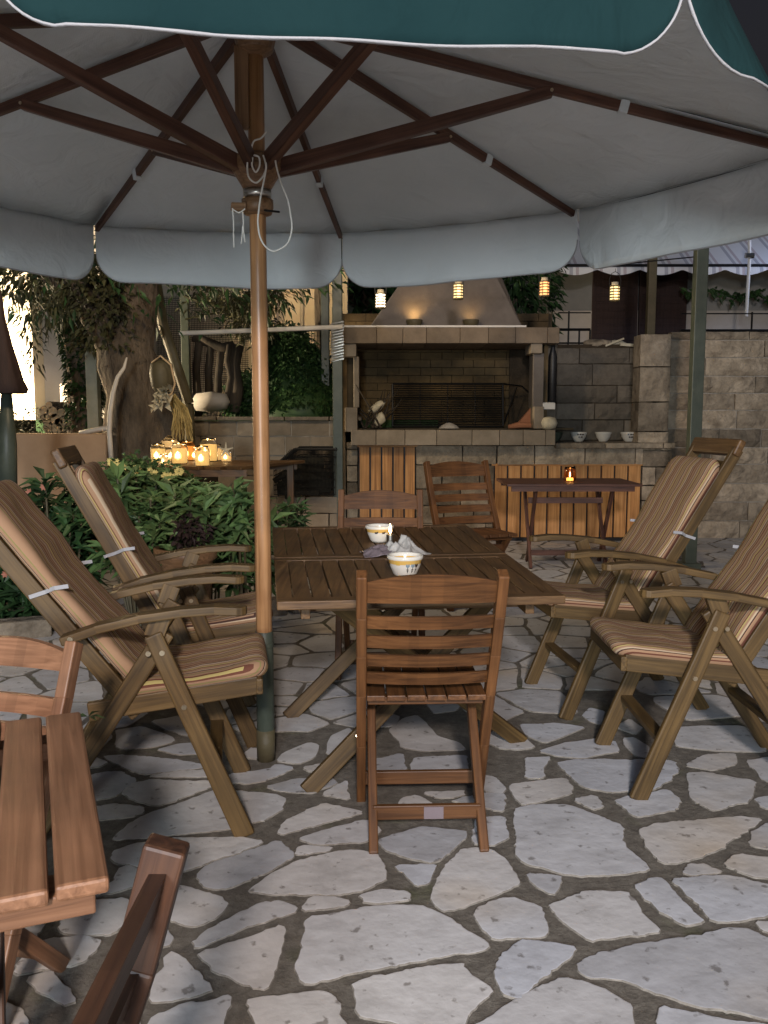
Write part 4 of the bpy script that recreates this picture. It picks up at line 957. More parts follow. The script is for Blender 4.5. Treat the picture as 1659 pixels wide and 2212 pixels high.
q=MB(); p=PG(372,985,zt0+.02); q.lathe([(.03,0),(.10,.10),(.11,.13),(.09,.14),(.04,.19),(.012,.21)],(0,0,0),16); tag(q.build('glass_jar',M['glass'],smooth=True,loc=Vector((wx(366,7.1),7.1,zt0))),'large unlit glass jar behind the candle jars','jar')
# ================================================================== leafy bush (lance leaves in whorls)
def whorl(b,p,ax,n,L_,W,r_):
    ax=Vector(ax).normalized(); u=ax.cross(Vector((.3,.9,.1))).normalized(); v=ax.cross(u)
    for k in range(n):
        a=2*math.pi*k/n+r_.uniform(-.3,.3); tilt=r_.uniform(.15,1.0); d=u*math.cos(a)+v*math.sin(a)+ax*tilt
        b.leaf(p+ax*r_.uniform(-.04,.02),d,ax,L_*r_.uniform(.75,1.15),W*r_.uniform(.8,1.15),.22,r_.uniform(.15,.55))
def bush(name,lab,whs,Yr,seed,base,mat='leaf',L_=.185,W=.048,extra=None):
    r_=random.Random(seed); t=thing(name,lab,'shrub',base); q=MB(); st=MB()
    for (u,v,Y) in whs:
        p=P3(u,v,Y); whorl(q,p,(r_.uniform(-.35,.35),r_.uniform(-.7,-.1),1),r_.randint(8,11),L_*r_.uniform(.8,1.1),W,r_)
        whorl(q,p-Vector((0,0,.07)),(r_.uniform(-.3,.3),r_.uniform(-.7,0),.8),r_.randint(7,10),L_,W,r_)
        g0=Vector((base[0]+(p.x-base[0])*.5,p.y+.1,max(base[2],.02))); st.tube([g0,g0.lerp(p,.5)+Vector((0,.04,0)),p],.007,5)
    q.build('foliage',M[mat],t,world=True); st.build('stems',M['brownpost'],t,world=True)
    return t
r_=random.Random(77)
W1=[(325,1080,5.0),(300,1115,4.95),(295,1150,4.85),(262,1075,5.0),(345,1130,4.9),(280,1030,5.3),(330,1160,4.8),(300,1185,4.8),(250,1110,5.0)]
W1+=[(r_.uniform(228,360),r_.uniform(1020,1200),r_.uniform(5.0,5.6)) for i in range(24)]
bush('leafy_shrub','green shrub of lance leaves right behind the rear left recliner',W1,None,1,(wx(295,5.1),5.2,0))
W2=[(410,1075,5.0),(440,1110,4.9),(420,1150,4.85),(380,1110,5.0),(455,1140,4.9),(400,1170,4.8),(445,1180,4.85),(470,1100,5.1)]
W2+=[(r_.uniform(370,480),r_.uniform(1070,1210),r_.uniform(5.05,5.5)) for i in range(18)]
bush('leafy_shrub','green lance-leaved shrub in the middle below the candle table',W2,None,2,(wx(425,5.1),5.2,0))
W3=[(505,1060,5.0),(500,1095,4.95),(525,1110,5.0),(515,1150,4.9),(490,1140,5.0),(535,1070,5.1)]
W3+=[(r_.uniform(490,600),r_.uniform(1080,1240),r_.uniform(5.1,5.6)) for i in range(17)]
bush('leafy_shrub','taller lance-leaved shrub just left of and behind the parasol pole',W3,None,3,(wx(520,5.1),5.25,0))
W4=[(r_.uniform(90,190),r_.uniform(1040,1300),r_.uniform(5.0,5.8)) for i in range(46)]+[(r_.uniform(-60,100),r_.uniform(1090,1330),r_.uniform(5.2,5.9)) for i in range(34)]
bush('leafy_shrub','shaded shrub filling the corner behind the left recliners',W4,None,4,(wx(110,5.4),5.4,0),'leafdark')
W5=[(r_.uniform(595,665),r_.uniform(1090,1180),r_.uniform(6.2,6.8)) for i in range(12)]
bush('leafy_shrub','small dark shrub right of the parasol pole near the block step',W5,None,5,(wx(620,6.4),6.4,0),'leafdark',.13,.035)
# yellow flowering top of the hedge
fl=thing('flowering_shrub','low flowering shrub with small yellow blooms below the candle table','shrub',(wx(330,5.9),5.9,0))
q=MB()
for (u,v) in ((250,1005),(285,1010),(320,1020),(350,1025),(375,1040),(300,1040),(235,1030),(400,1062),(440,1070),(480,1085)): leafcloud(q,P3(u,v+12,5.8),(.17,.2,.13),420,.06,.028,u+9)
q.build('foliage',M['leaf'],fl,world=True)
q=MB()
for i in range(70):
    u,v=r_.choice(((245,1000),(262,1008),(300,1015),(385,1018),(275,1030),(330,1020),(360,1030))); c=P3(u+r_.uniform(-10,10),v+r_.uniform(-7,9),5.55)
    for k in range(5): a=k*1.256; q.leaf(c,(math.cos(a),-.4,math.sin(a)),(0,-1,0),.017,.011,.2,0)
q.build('blossoms',M['flower'],fl,world=True)
q=MB(); c=fl.location; 
for i in range(8): q.tube([(c.x+r_.uniform(-.15,.15),c.y,0),(c.x+r_.uniform(-.6,.6),c.y,.85)],.008,5)
q.build('stems',M['brownpost'],fl,world=True)
q=MB()
for (u,v) in ((64,1062),(95,1052),(12,1240)):
    c=P3(u,v,5.0)
    for k in range(6): a=k*1.05; q.leaf(c,(math.cos(a),-.5,math.sin(a)),(0,-1,0),.026,.018,.2,0)
pk=thing('pink_flowers','scattered orange-pink blossoms in the shaded shrub at the far left','flowers',P3(64,1062,5.0)); q.build('blossoms',M['pinkflower'],pk,world=True)
# terracotta pot with dark plant behind the rear left armchair
fp=thing('terracotta_pot','terracotta pot with small dark red-leaved plant beside the rear left recliner','flower pot',(wx(395,4.75),4.75,0))
q=MB(); q.lathe([(.10,0),(.13,.25),(.15,.50),(.175,.52),(.175,.58),(.15,.58),(.14,.54)],(0,0,0),22); q.build('pot',M['hubwood'],fp,smooth=True)
q=MB(); leafcloud(q,(0,0,.66),(.13,.13,.10),260,.06,.03,3); q.build('plant',M['darkdoor'],fp)
# border kerb of the bed
q=MB(); x=-3.2
while x<.05:
    l=r_.uniform(.25,.4); q.box((x+l/2,4.62+(x+3.2)*.42,.055),(l-.01,.14,.11),.38); x+=l
tag(q.build('bed_kerb',M['stone'],bevel=.012,base=(-1.6,5.2,0)),'row of stone kerb blocks edging the planting bed','kerb')
# ================================================================== wire basket with dark logs
wb=thing('wire_basket','dark wire fire basket filled with old logs against the low wall','basket',(wx(655,8.5),8.5,wz(1075,8.5)))
q=MB(); x0,x1=wx(592,8.3),wx(724,8.3); z0,z1=wz(1068,8.3),wz(970,8.3); 
def arc(x): t_=(x-x0)/(x1-x0); return z0+(z1-z0)*min(1,.62+t_*1.4)
for i in range(46):
    x=x0+(x1-x0)*i/45
    for y in (8.25,8.8): q.tube([(x,y,z0),(x,y,arc(x))],.0035,4,cap=False)
for k in range(7):
    for y in (8.25,8.8): q.tube([(x,y,z0+(arc(x)-z0)*k/6) for x in (x0,x0+.2,x0+.35,x1)],.005,4)
q.tube([(x,8.25,arc(x)) for x in (x0,x0+.2,x0+.32,x1)],.014,6); q.tube([(x,8.8,arc(x)) for x in (x0,x0+.2,x0+.32,x1)],.014,6); q.tube([(x1,8.25,arc(x1)),(x1,8.8,arc(x1))],.014,6); q.tube([(x0,8.25,arc(x0)),(x0,8.8,arc(x0))],.014,6)
q.build('basket_wire',M['iron'],wb,world=True)
labs=['thick dark log uppermost in the wire basket','long dark log lying across the middle of the wire basket','short dark log at the lower left of the wire basket','dark log at the lower right of the wire basket','crooked dark branch sticking out at the left of the basket','thin grey branch at the bottom of the wire basket','mossy log in the front left of the basket','dark log behind the others in the basket']
for i,(u0,v0,u1,v1,r0,Y) in enumerate(((625,1005,710,1030,.06,8.5),(610,1030,715,1045,.055,8.4),(600,1050,660,1062,.05,8.35),(655,1058,716,1055,.055,8.4),(592,1040,640,1015,.03,8.35),(615,1070,690,1066,.03,8.3),(600,1062,650,1070,.04,8.3),(640,1000,700,1000,.07,8.65))):
    q=MB(); a=P3(u0,v0,Y);e=P3(u1,v1,Y); q.tube([a,a.lerp(e,.5)+Vector((0,0,.02)),e],[r0,r0*1.05,r0*.85],9,rough=.35)
    tag(q.build('old_log',M['darkwood'],smooth=True,base=a.lerp(e,.5)),labs[i],'log','old logs in the wire basket')
# ================================================================== lanterns
YN=7.6; cb=MB(); pl=[P3(560,560,YN),P3(822,596,YN),P3(990,582,YN),P3(1176,575,YN),P3(1328,572,YN),P3(1500,555,YN)]
cb.tube(pl,.006,6); tag(cb.build('lantern_line',M['iron'],base=pl[0]),'thin dark line from which the four band lanterns hang','cable')
for u,v,mt,lab in ((822,650,'glowwhite','brightest white lantern hanging left, in front of the hood'),(990,630,'glowpale','yellow banded lantern hanging in front of the middle of the hood'),(1176,624,'gloworange','orange banded lantern hanging right of the hood by the shrub'),(1328,634,'glowpale','pale yellow banded lantern with wire hoop in front of the dark door')):
    c=P3(u,v,YN); L0=thing('hanging_lantern',lab,'lantern',c,group='banded candle lanterns on the line')
    r=.042;h=.060
    q=MB(); n=5
    for k in range(n+1):
        z=-h+2*h*k/n; q.lathe([(r,z-.006),(r*1.03,z-.006),(r*1.03,z+.006),(r,z+.006)],(0,0,0),18,False,False)
    q.lathe([(r*1.03,-h-.006),(r*.2,-h-.008)],(0,0,0),18,False,False)
    for k in range(6):
        a=k*math.pi/3; q.tube([(r*1.03*math.cos(a),r*1.03*math.sin(a),-h),(r*1.03*math.cos(a),r*1.03*math.sin(a),h)],.003,4)
    q.build('lantern_frame',M['brownpost'],L0)
    q=MB(); q.lathe([(r*.93,-h+.006),(r*.93,h-.006)],(0,0,0),18); q.build('lit_band',M[mt],L0,smooth=False)
    q=MB(); q.lathe([(.03,h+.004),(.03,h+.035),(.016,h+.037)],(0,0,0),14); q.build('lantern_cap',M['shell'],L0,smooth=True)
    q=MB(); top=P3(u,598,YN).z-c.z; q.tube([(-.045,0,h),(-.05,0,h+.06),(-.03,0,h+.11),(0,0,h+.125),(.03,0,h+.11),(.05,0,h+.06),(.045,0,h)],.003,5); q.tube([(0,0,h+.125),(0,0,max(h+.13,P3(u,580,YN).z-c.z))],.002,4); q.build('lantern_handle',M['iron'],L0)
    point('lantern_glow',c+Vector((0,-.08,0)),.35,(1,.66,.32),.03)
# flood lamps of the left house and the lit far wall
area('left_wall_flood',(wx(-200,9.0),8.9,1.7),(wx(30,9.6),9.6,2.2),.25,260,(1.0,.80,.52))
spot('far_wall_lamp',(wx(640,13.2),13.2,3.7),(wx(660,14.6),14.6,3.1),45,(1.0,.68,.30),95,.7,.05)
spot('far_wall_lamp_low',(wx(470,13.6),13.4,1.5),(wx(480,14.6),14.6,2.1),7,(1.0,.72,.4),100,.7,.05)
area('terrace_lamp_right',(6.0,10.6,3.6),(4.6,12.4,3.3),.3,12,(.55,.66,1.0))
# ================================================================== parasol
PB=PG(575,1640); PBx,PBy=PB.x,PB.y
RR,HR,HA,AZ,HRUN,RS,VAL=1.674,2.242,2.735,.132,2.20,.53,.27
um=thing('parasol','large green parasol with pale lining and wooden ribs over the dining table','parasol',(PBx,PBy,0))
q=MB(); q.tube([(0,0,.0),(0,0,.9),(0,0,1.8),(0,0,2.74)],[.0305,.030,.0295,.029],28); q.build('pole',M['pole'],um,smooth=True)
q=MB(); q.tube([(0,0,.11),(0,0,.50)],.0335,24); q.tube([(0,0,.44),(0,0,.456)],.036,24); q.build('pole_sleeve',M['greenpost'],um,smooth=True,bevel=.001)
q=MB(); q.tube([(0,0,.0),(0,0,.12)],.035,24); q.build('pole_foot',M['brownpost'],um,smooth=True)
q=MB(); q.lathe([(.047,2.10),(.062,2.125),(.088,2.165),(.09,2.205),(.075,2.215),(.03,2.215)],(0,0,0),24); q.build('runner',M['hubwood'],um,smooth=False,bevel=.003)
q=MB(); q.lathe([(.049,2.072),(.050,2.100)],(0,0,0),28,True,True); q.build('metal_collar',M['steel'],um,smooth=True)
q=MB(); q.lathe([(.03,2.012),(.05,2.018),(.057,2.04),(.056,2.066),(.04,2.072)],(0,0,0),24); q.build('stop_block',M['hubwood'],um,smooth=True)
q=MB(); q.beam((-.085,-.03,2.035),(-.03,-.045,2.03),.03,.03); q.build('pin_handle',M['hubwood'],um,bevel=.004); q=MB(); q.tube([(.03,-.04,2.022),(.085,-.06,2.012)],.004,6); q.build('locking_pin',M['iron'],um)
q=MB(); q.lathe([(.03,2.55),(.062,2.57),(.075,2.62),(.07,2.68),(.05,2.735)],(0,0,0),20); q.build('top_hub',M['hubwood'],um,bevel=.003)
q=MB(); q.beam((-.045,-.02,2.30),(-.045,-.02,2.58),.022,.05,(1,0,0)); q.tube([(-.05,-.035,2.2),(-.052,-.04,2.32)],.010,6); q.build('pulley_block',M['hubwood'],um,bevel=.004)
tips=[];dirs=[]
for az_,r_ in ((9.4,1.43),(56,1.62),(91,1.95),(145,1.78),(188.6,1.62),(233,1.65),(277,1.64),(321.3,1.58)):
    a=R(az_); dirs.append(Vector((math.sin(a),math.cos(a),0))); tips.append(Vector((math.sin(a)*r_,math.cos(a)*r_,HR)))
ap=Vector((0,0,HA))
for i in range(8):
    s0=ap+dirs[i]*.06-Vector((0,0,.055)); e=tips[i]-dirs[i]*.035-Vector((0,0,.022))
    q=MB(); q.beam(s0,e,.026,.046,(0,0,1),.020,.028); o=q.build('rib',M['ribwood'],um,bevel=.003)
    pk=ap.lerp(tips[i],.66)-Vector((0,0,.035)); dd=(tips[i]-ap).normalized(); k=MB(); k.beam(pk-dd*.016,pk+dd*.016,.029,.044,(0,0,1)); k.build('rib_pocket',M['lining'],o,bevel=.003)
    kn=ap.lerp(tips[i],RS)-Vector((0,0,.045)); rs_=dirs[i]*.07+Vector((0,0,2.178))
    q=MB(); q.beam(rs_,kn,.034,.052,(0,0,1),.030,.038); o=q.build('strut',M['ribwood'],um,bevel=.003)
    sd=dirs[i].cross(Vector((0,0,1))); k=MB(); k.tube([kn-sd*.018,kn+sd*.018],.006,8); k.build('bolt',M['bolt'],o)
# canopy: eight slightly sagging panels
q=MB(); NS,NT=10,10
for i in range(8):
    a,b=tips[i],tips[(i+1)%8]; vs=[];fs=[]; tz_=.15 if i==3 else 1
    for r_ in range(NS+1):
        f=r_/NS
        for c_ in range(NT+1):
            g_=c_/NT; p=ap+((a+(b-a)*g_)-ap)*f
            sag=.045*f*4*g_*(1-g_)*(1-.25*f)*tz_; inw=1-.018*4*g_*(1-g_)*f*tz_
            wr=.004*math.sin(g_*40+i)*f if r_>NS-3 else 0
            vs.append((p.x*inw,p.y*inw,p.z-sag*.6+wr+.004))
    for r_ in range(NS):
        for c_ in range(NT): k=r_*(NT+1)+c_; fs.append((k,k+NT+1,k+NT+2,k+1))
    q.add(vs,fs)
import bmesh
cn=q.build('canopy',[M['teal'],M['lining'],M['teal']],um,smooth=True)
bm=bmesh.new(); bm.from_mesh(cn.data); bmesh.ops.remove_doubles(bm,verts=bm.verts,dist=.0008); bmesh.ops.recalc_face_normals(bm,faces=bm.faces)
up_=sum(f.normal.z for f in bm.faces)
if up_<0: bmesh.ops.reverse_faces(bm,faces=bm.faces)
bm.to_mesh(cn.data); bm.free()
s_=cn.modifiers.new('s','SOLIDIFY'); s_.thickness=.003; s_.offset=-1; s_.material_offset=1; s_.material_offset_rim=0
# seams under the canopy
def seamline(pts,parent,r=.0022):
    k=MB(); k.tube(pts,r,4); k.build('hem_seam',M['cord'],parent)
for i in range(8):
    a,b=tips[i],tips[(i+1)%8]; wdt=(b-a).length; ed=(b-a).normalized(); out=((a+b)/2); out.z=0; out.normalize()
    tz_=.15 if i==3 else 1; rad=VAL*.50; NU=56; vs=[];fs=[];edge=[]; NV=9; ins=.006
    for j in range(NU+1):
        x=ins+(wdt-2*ins)*(.5-.5*math.cos(math.pi*j/NU)); dx=min(x-ins,wdt-ins-x)
        dep=VAL if dx>rad else VAL-rad+math.sqrt(max(0,rad*rad-(rad-dx)**2))
        dep+=.006*math.sin(x*5+i*1.3)*tz_
        g_=x/wdt; inw=.018*4*g_*(1-g_)*1.5*tz_
        for r_ in range(NV+1):
            f=r_/NV; z=-dep*f; wv=(.012*tz_*math.sin(x*7+i*2.1)+.006*math.sin(x*17+i))*f+ .010*f*f*(1 if dx>rad else .2)
            if dx<rad: wv-=.02*(1-dx/rad)*f*.6
            if i==2: wv+=.16*math.sin(math.pi*g_)**.6*f
            sagz=.045*4*g_*(1-g_)*.75*.6*tz_
            p=a+ed*x-out*(inw)+out*wv; vs.append((p.x,p.y,p.z+z-sagz+.003)); 
        edge.append(Vector(vs[-1]))
    for j in range(NU):
        for r_ in range(NV): k=j*(NV+1)+r_; fs.append((k,k+NV+1,k+NV+2,k+1))
    q=MB(); q.add(vs,fs); v_=q.build('valance',[M['teal'],M['lining']],um,smooth=True)
    pl_=v_.data.polygons[len(fs)//2]
    if pl_.normal.dot(out)<0:
        v_.data.flip_normals()
    s_=v_.modifiers.new('s','SOLIDIFY'); s_.thickness=.003; s_.offset=-1; s_.material_offset=1
    q=MB(); first=[a+ed*ins+Vector((0,0,-VAL*.50))]
    q.tube(edge,.0055,6,flat=.5,rough=.25,fr=160); q.build('trim',M['whitecloth'],v_,smooth=True)
for i in range(8):
    a,b=tips[i],tips[(i+1)%8]; out=((a+b)/2); out.z=0; out.normalize(); k=MB(); pts=[]
    for j in range(21):
        g_=j/20; sag=.045*4*g_*(1-g_)*.75*.6; p=a.lerp(b,g_)*(1-.018*4*g_*(1-g_)); p.z=HR-sag-.004; pts.append(p*1.0)
    k.tube(pts,.0016,4); k.build('rim_seam',M['seam'],um)
def zc_(a,b,Y): return P3(483.8+a*.1146,328.3+b*.1146,Y)-Vector((PBx,PBy,0))
def smooth_path(pts,k=5):
    out=[]; n=len(pts)
    for i in range(n-1):
        p0=pts[max(0,i-1)];p1=pts[i];p2=pts[i+1];p3=pts[min(n-1,i+2)]
        for j in range(k):
            t=j/k; out.append(.5*((2*p1)+(p2-p0)*t+(2*p0-5*p1+4*p2-p3)*t*t+(3*p1-3*p2+p3-p0)*t**3))
    out.append(pts[-1]); return out
Yc=PBy-.11; q=MB()
for path in ([(960,60),(975,200),(1010,360),(1090,620),(1200,900),(1250,1150),(1280,1450),(1200,1720),(1050,1830),(920,1870),(780,1780),(680,1600),(640,1350),(650,1150),(690,850),(740,600),(780,400),(790,250),(740,60)],
             [(320,-60),(350,60),(440,40),(500,-60)],[(450,60),(440,300),(470,480),(600,580),(720,480),(790,330),(790,200)],[(540,100),(530,260),(600,380),(670,260),(660,100),(560,60)],[(500,0),(560,-200),(700,-260),(800,-380)]):
    q.tube(smooth_path([zc_(a,b,Yc) for a,b in path]),.0032,6)
q.build('pull_cord',M['cord'],um,smooth=True)
q=MB()
for path in ([(160,1060),(178,1300),(182,1600),(190,1800)],[(350,1130),(365,1300),(370,1500),(400,1700)],[(350,1400),(345,1550),(325,1740)],[(165,1080),(280,1140),(400,1070)]):
    q.tube(smooth_path([zc_(a,b,PBy-.06) for a,b in path]),.0022,5)
q.build('pin_string',M['cord'],um)
M['napkin']=noisy('napkin cloth',(.40,.385,.35),(.52,.50,.46),8,.9,.2,200)
M['bag']=plain('violet grey plastic',(.20,.16,.17),.25)
# ================================================================== furniture
def recliner(label,loc,rz,group,dr=0.0,dz=0.0):
    t=thing('recliner_armchair',label,'armchair',loc,rz,group); W=.245
    for s in (-1,1):
        q=MB(); q.beam((s*W,0,0),(s*W,-.262,.655),.025,.062,(0,1,0),.025,.055); q.build('leg',M['teak'],t,bevel=.006)
        q=MB(); q.beam((s*(W-.027),-.225,.655),(s*(W-.027),-.655,0),.025,.056,(0,1,0)); q.build('leg',M['teak'],t,bevel=.006)
        q=MB(); P_=[(-.515,.650),(-.42,.682),(-.30,.708),(-.18,.722),(-.08,.726),(-.015,.72)]
        for a,b in zip(P_[:-1],P_[1:]): q.beam((s*(W+.006),a[0]-.004,a[1]),(s*(W+.006),b[0]+.004,b[1]),.06,.026)
        q.tube([(s*(W+.006),-.012,.707),(s*(W+.006),-.012,.733)],.030,12)
        o=q.build('armrest',M['teak'],t,bevel=.004)
        q=MB(); q.beam((s*(W-.012),-.26,.645),(s*(W-.012),-.235,.71),.03,.06,(0,1,0)); q.build('arm_bracket',M['teak'],t,bevel=.003)
        for y,z,e in ((-.175,.43,.011),(-.235,.60,.011),(-.275,.60,.011),(-.49,.66,.036)):
            q=MB(); q.tube([(s*(W+e),y,z),(s*(W+e+.006),y,z)],.008,10); q.build('bolt',M['bolt'],t)
    q=MB()
    for s in (-1,1):
        q.beam((s*.205,.05,.472),(s*.205,-.46,.415),.024,.058)
    for k in range(7): y=.03-.07*k; q.beam((-.215,y,.489+(y-.05)*.112),(.215,y,.489+(y-.05)*.112),.052,.014)
    q.beam((-.22,.052,.468),(.22,.052,.468),.022,.05)
    q.build('seat_frame',M['teak'],t,bevel=.004)
    q=MB()
    for s in (-1,1): q.beam((s*.178,-.315,.39),(s*.178,-.70+dr,1.16+dz),.026,.055,(0,1,0),.024,.05)
    for k in range(8):
        f=.12+.78*k/7; q.beam((-.178,-.33-(.37-dr)*f,.42+(.74+dz)*f),(.178,-.33-(.37-dr)*f,.42+(.74+dz)*f),.014,.045,(0,.43,.9))
    q.build('back_frame',M['teak'],t,bevel=.004)
    q=MB(); q.beam((-.205,-.695+dr,1.165+dz),(.205,-.695+dr,1.165+dz),.035,.075,(0,-.43,.9)); q.build('top_rail',M['tablewood'],t,bevel=.008)
    q=MB(); q.beam((-W,-.09,.20),(W,-.09,.20),.022,.045,(0,1,0)); q.build('stretcher',M['teak'],t,bevel=.003)
    q=MB(); q.beam((-W+.02,-.50,.24),(W-.02,-.50,.24),.022,.045,(0,1,0)); q.build('stretcher',M['teak'],t,bevel=.003)
    return t
def cushion(label,loc,rz,group,dr=0.0,dz=0.0):
    t=thing('seat_cushion',label,'cushion',loc,rz,group); q=MB()
    def pad(o,ds,dn,L_,w_,th):
        o=Vector(o);ds=Vector(ds).normalized();dn=Vector(dn).normalized(); ns,ntt=26,18; rc=.075
        for side in (1,-1):
            vs=[];gs=[];fs=[]
            for i in range(ns+1):
                s_=L_*(.5-.5*math.cos(math.pi*i/ns))
                for j in range(ntt+1):
                    u=-math.cos(math.pi*j/ntt)
                    # rounded outline
                    e=min(s_,L_-s_); ww=w_/2 if e>rc else w_/2-rc+math.sqrt(max(0,rc*rc-(rc-e)**2))
                    x=u*ww; d=min(e,(1-abs(u))*ww); hh=th/2*min(1,math.sqrt(max(0,d/.028)*max(0,2-min(d/.028,2)) ) if d<.028 else 1)
                    puff=.006*math.sin(s_*38)*math.cos(u*1.5)
                    p=o+ds*s_+Vector((x,0,0))+dn*(th/2+side*(hh+max(0,puff)*(hh/(th/2))))
                    p+=dn*(.008*noise.noise(Vector((s_*7,x*9,side*.3+rs_off*40)))+.0025*noise.noise(Vector((s_*19,x*22,rs_off*90)))-.010*math.exp(-((s_-L_*.5)/.12)**2))*(1 if side>0 else .3)*min(1,hh/(th/2)*.8+.2); vs.append(p); gs.append((s_,x+.3+rs_off+side*hh*1.1,0))
            for i in range(ns):
                for j in range(ntt):
                    k=i*(ntt+1)+j; f=(k,k+1,k+ntt+2,k+ntt+1); fs.append(f if side<0 else f[::-1])
            q.add(vs,fs,gs)
    rs_off=rnd.random()*.1
    pad((0,.085,.492),(0,-1,-.10),(0,-.10,1),.47,.44,.05)
    v_=Vector((0,-.455+dr*1.15,.89+dz*1.15)).normalized(); pad((0,-.315,.452),v_,(0,v_.z,-v_.y),.735-dr*.35,.425,.05)
    q.build('cushion_pad',M['stripe'],t,smooth=True)
    q=MB()
    for s in (-1,1):
        q=MB(); P_=[(.222,-.435+dr*.5,.805),(.220,-.475+dr*.5,.80),(.197,-.505+dr*.5,.785),(.194,-.552+dr*.5,.770)]
        for a,b in zip(P_[:-1],P_[1:]): q.beam((s*a[0],a[1],a[2]),(s*b[0],b[1],b[2]),.003,.012)
        q.build('strap',M['whitecloth'],t)
    return t
def place_rec(nearfoot,deg,side,lab,clab):
    # side=+1: near leg is sitter's right (chair faces +x);  -1: near leg is sitter's left
    f=PG(*nearfoot); a=R(deg); fx=Vector((math.cos(a),math.sin(a),0)); left=Vector((-math.sin(a),math.cos(a),0)); c=f+left*(.245*side); rz=a-math.pi/2
    return c,rz
recs=[((530,1806),10,1,'front left recliner armchair, nearest the camera, facing the table from the left','striped cushion on the front left recliner, its front in shade'),
      ((552,1612),11,1,'rear left recliner armchair between the shrub and the parasol pole','striped cushion on the rear left recliner beside the shrub'),
      ((1377,1728),180,-1,'front right recliner armchair cut off by the right edge of the picture','striped cushion on the front right recliner, cut by the picture edge'),
      ((1220,1554),188,-1,'rear right recliner armchair in front of the tall stone wall','striped cushion on the rear right recliner, its top fully visible')]
r0=recliner(recs[0][3],(0,0,0),0,'recliner armchairs around the table',-.13,-.07); c0=cushion(recs[0][4],(0,0,0),0,'striped cushions on the recliners',-.13,-.07)
for i,(nf,dg,sd,lab,clab) in enumerate(recs):
    c,rz=place_rec(nf,dg,sd,lab,clab)
    if i==0:
        r0.location=c; r0.rotation_euler=(0,0,rz); c0.location=c; c0.rotation_euler=(0,0,rz)
    elif i==1:
        recliner(lab,c,rz,'recliner armchairs around the table',-.01,-.02); cushion(clab,c,rz,'striped cushions on the recliners',-.01,-.02)
    elif i==2:
        r1=recliner(lab,c,rz,'recliner armchairs around the table',-.085); c1=cushion(clab,c,rz,'striped cushions on the recliners',-.085)
    else: dup(r1,c,rz,lab); dup(c1,c,rz,clab)
def folding(label,loc,rz,mat,group,scale=1.0,plate=False,lean=.44,tz=.772,arch=1.0):
    t=thing('folding_chair',label,'chair',loc,rz,group); t.scale=(scale,)*3
    m=M[mat]
    def bk(z): return .19-lean*z/.86-.010*math.sin(math.pi*max(0,(z-.45))/.41)
    for s in (-1,1):
        q=MB(); zs=[0,.25,.45,.6,.73,.86]
        q.tube
        for a,b in zip(zs[:-1],zs[1:]): q.beam((s*.200,bk(a),a),(s*.200,bk(b)-.0015,b+.003),.031,.044,(0,1,0))
        o=q.build('back_post',m,t,bevel=.004)
        q=MB(); q.beam((s*.166,.20,.425),(s*.166,-.19,0),.028,.040,(0,1,0)); q.build('leg',m,t,bevel=.004)
        q=MB(); q.tube([(s*.212,.055,.275),(s*.217,.055,.275)],.008,8); q.build('bolt',M['bolt'],t)
    q=MB(); n=12
    # arched curved top slat
    for i in range(n):
        xa,xb=-.186+.372*i/n,-.186+.372*(i+1)/n
        f=lambda x:.028*arch*(1-(x/.186)**2)
        vs=[]
        for x in (xa,xb):
            for (dy,z) in ((-.009,tz),(.009,tz),(.009,.838+f(x)*.9),(-.009,.838+f(x)*.9)): vs.append((x,bk(z)+dy-f(x)*.6,z))
        q.add(vs,[(0,1,2,3),(7,6,5,4),(0,4,5,1),(1,5,6,2),(2,6,7,3),(3,7,4,0)],[(v[0],v[2],v[1]) for v in vs])
    q.build('top_slat',m,t)
    for z in (.708,.642,.576,.510):
        q=MB()
        for i in range(n):
            xa,xb=-.186+.372*i/n,-.186+.372*(i+1)/n; f=lambda x:.022*arch*(1-(x/.186)**2); vs=[]
            for x in (xa,xb):
                for (dy,zz) in ((-.007,z-.021),(.007,z-.021),(.007,z+.021),(-.007,z+.021)): vs.append((x,bk(zz)+dy-f(x),zz))
            q.add(vs,[(0,1,2,3),(7,6,5,4),(0,4,5,1),(1,5,6,2),(2,6,7,3),(3,7,4,0)],[(v[0],v[2],v[1]) for v in vs])
        q.build('back_slat',m,t)
    for k in range(6):
        x=-.155+.062*k; q=MB(); 
        q.beam((x,-.085,.445),(x,.285,.450),.057,.018); q.build('seat_slat',m,t,bevel=.003)
    q=MB(); q.beam((-.18,-.03,.424),(.18,-.03,.424),.03,.024); q.build('seat_rail',m,t,bevel=.003); q=MB(); q.beam((-.18,.21,.428),(.18,.21,.428),.03,.024); q.build('seat_rail',m,t,bevel=.003)
    q=MB(); q.beam((-.166,-.11,.095),(.166,-.11,.095),.018,.045,(0,0,1)); o=q.build('stretcher',m,t,bevel=.003)
    if plate:
        k=MB(); k.box((.02,-.121,.095),(.06,.003,.038)); k.build('label_plate',M['bag'],o)
    q=MB(); q.beam((-.197,.135,.10),(.197,.135,.10),.018,.045,(0,0,1)); q.build('stretcher',m,t,bevel=.003)
    q=MB(); q.beam((-.166,.15,.365),(.166,.15,.365),.018,.035,(0,0,1)); q.build('stretcher',m,t,bevel=.003)
    return t
G_='wooden folding chairs'
folding('folding chair at the near end of the dining table, seen from behind in the centre',(.128,2.640,0),R(2),'chairwood',G_,1.0,True)
p=P3(822,1064,4.62); folding('folding chair at the far end of the dining table, only its back showing',(p.x,4.62-.27,0),R(180),'chairwood',G_,1.05)
p=P3(985,996,6.2); folding('folding chair turned aside between the dining table and the plank doors',(p.x+.07,6.2-.25,0),R(-160),'chairwood',G_,1.14,False,.38)
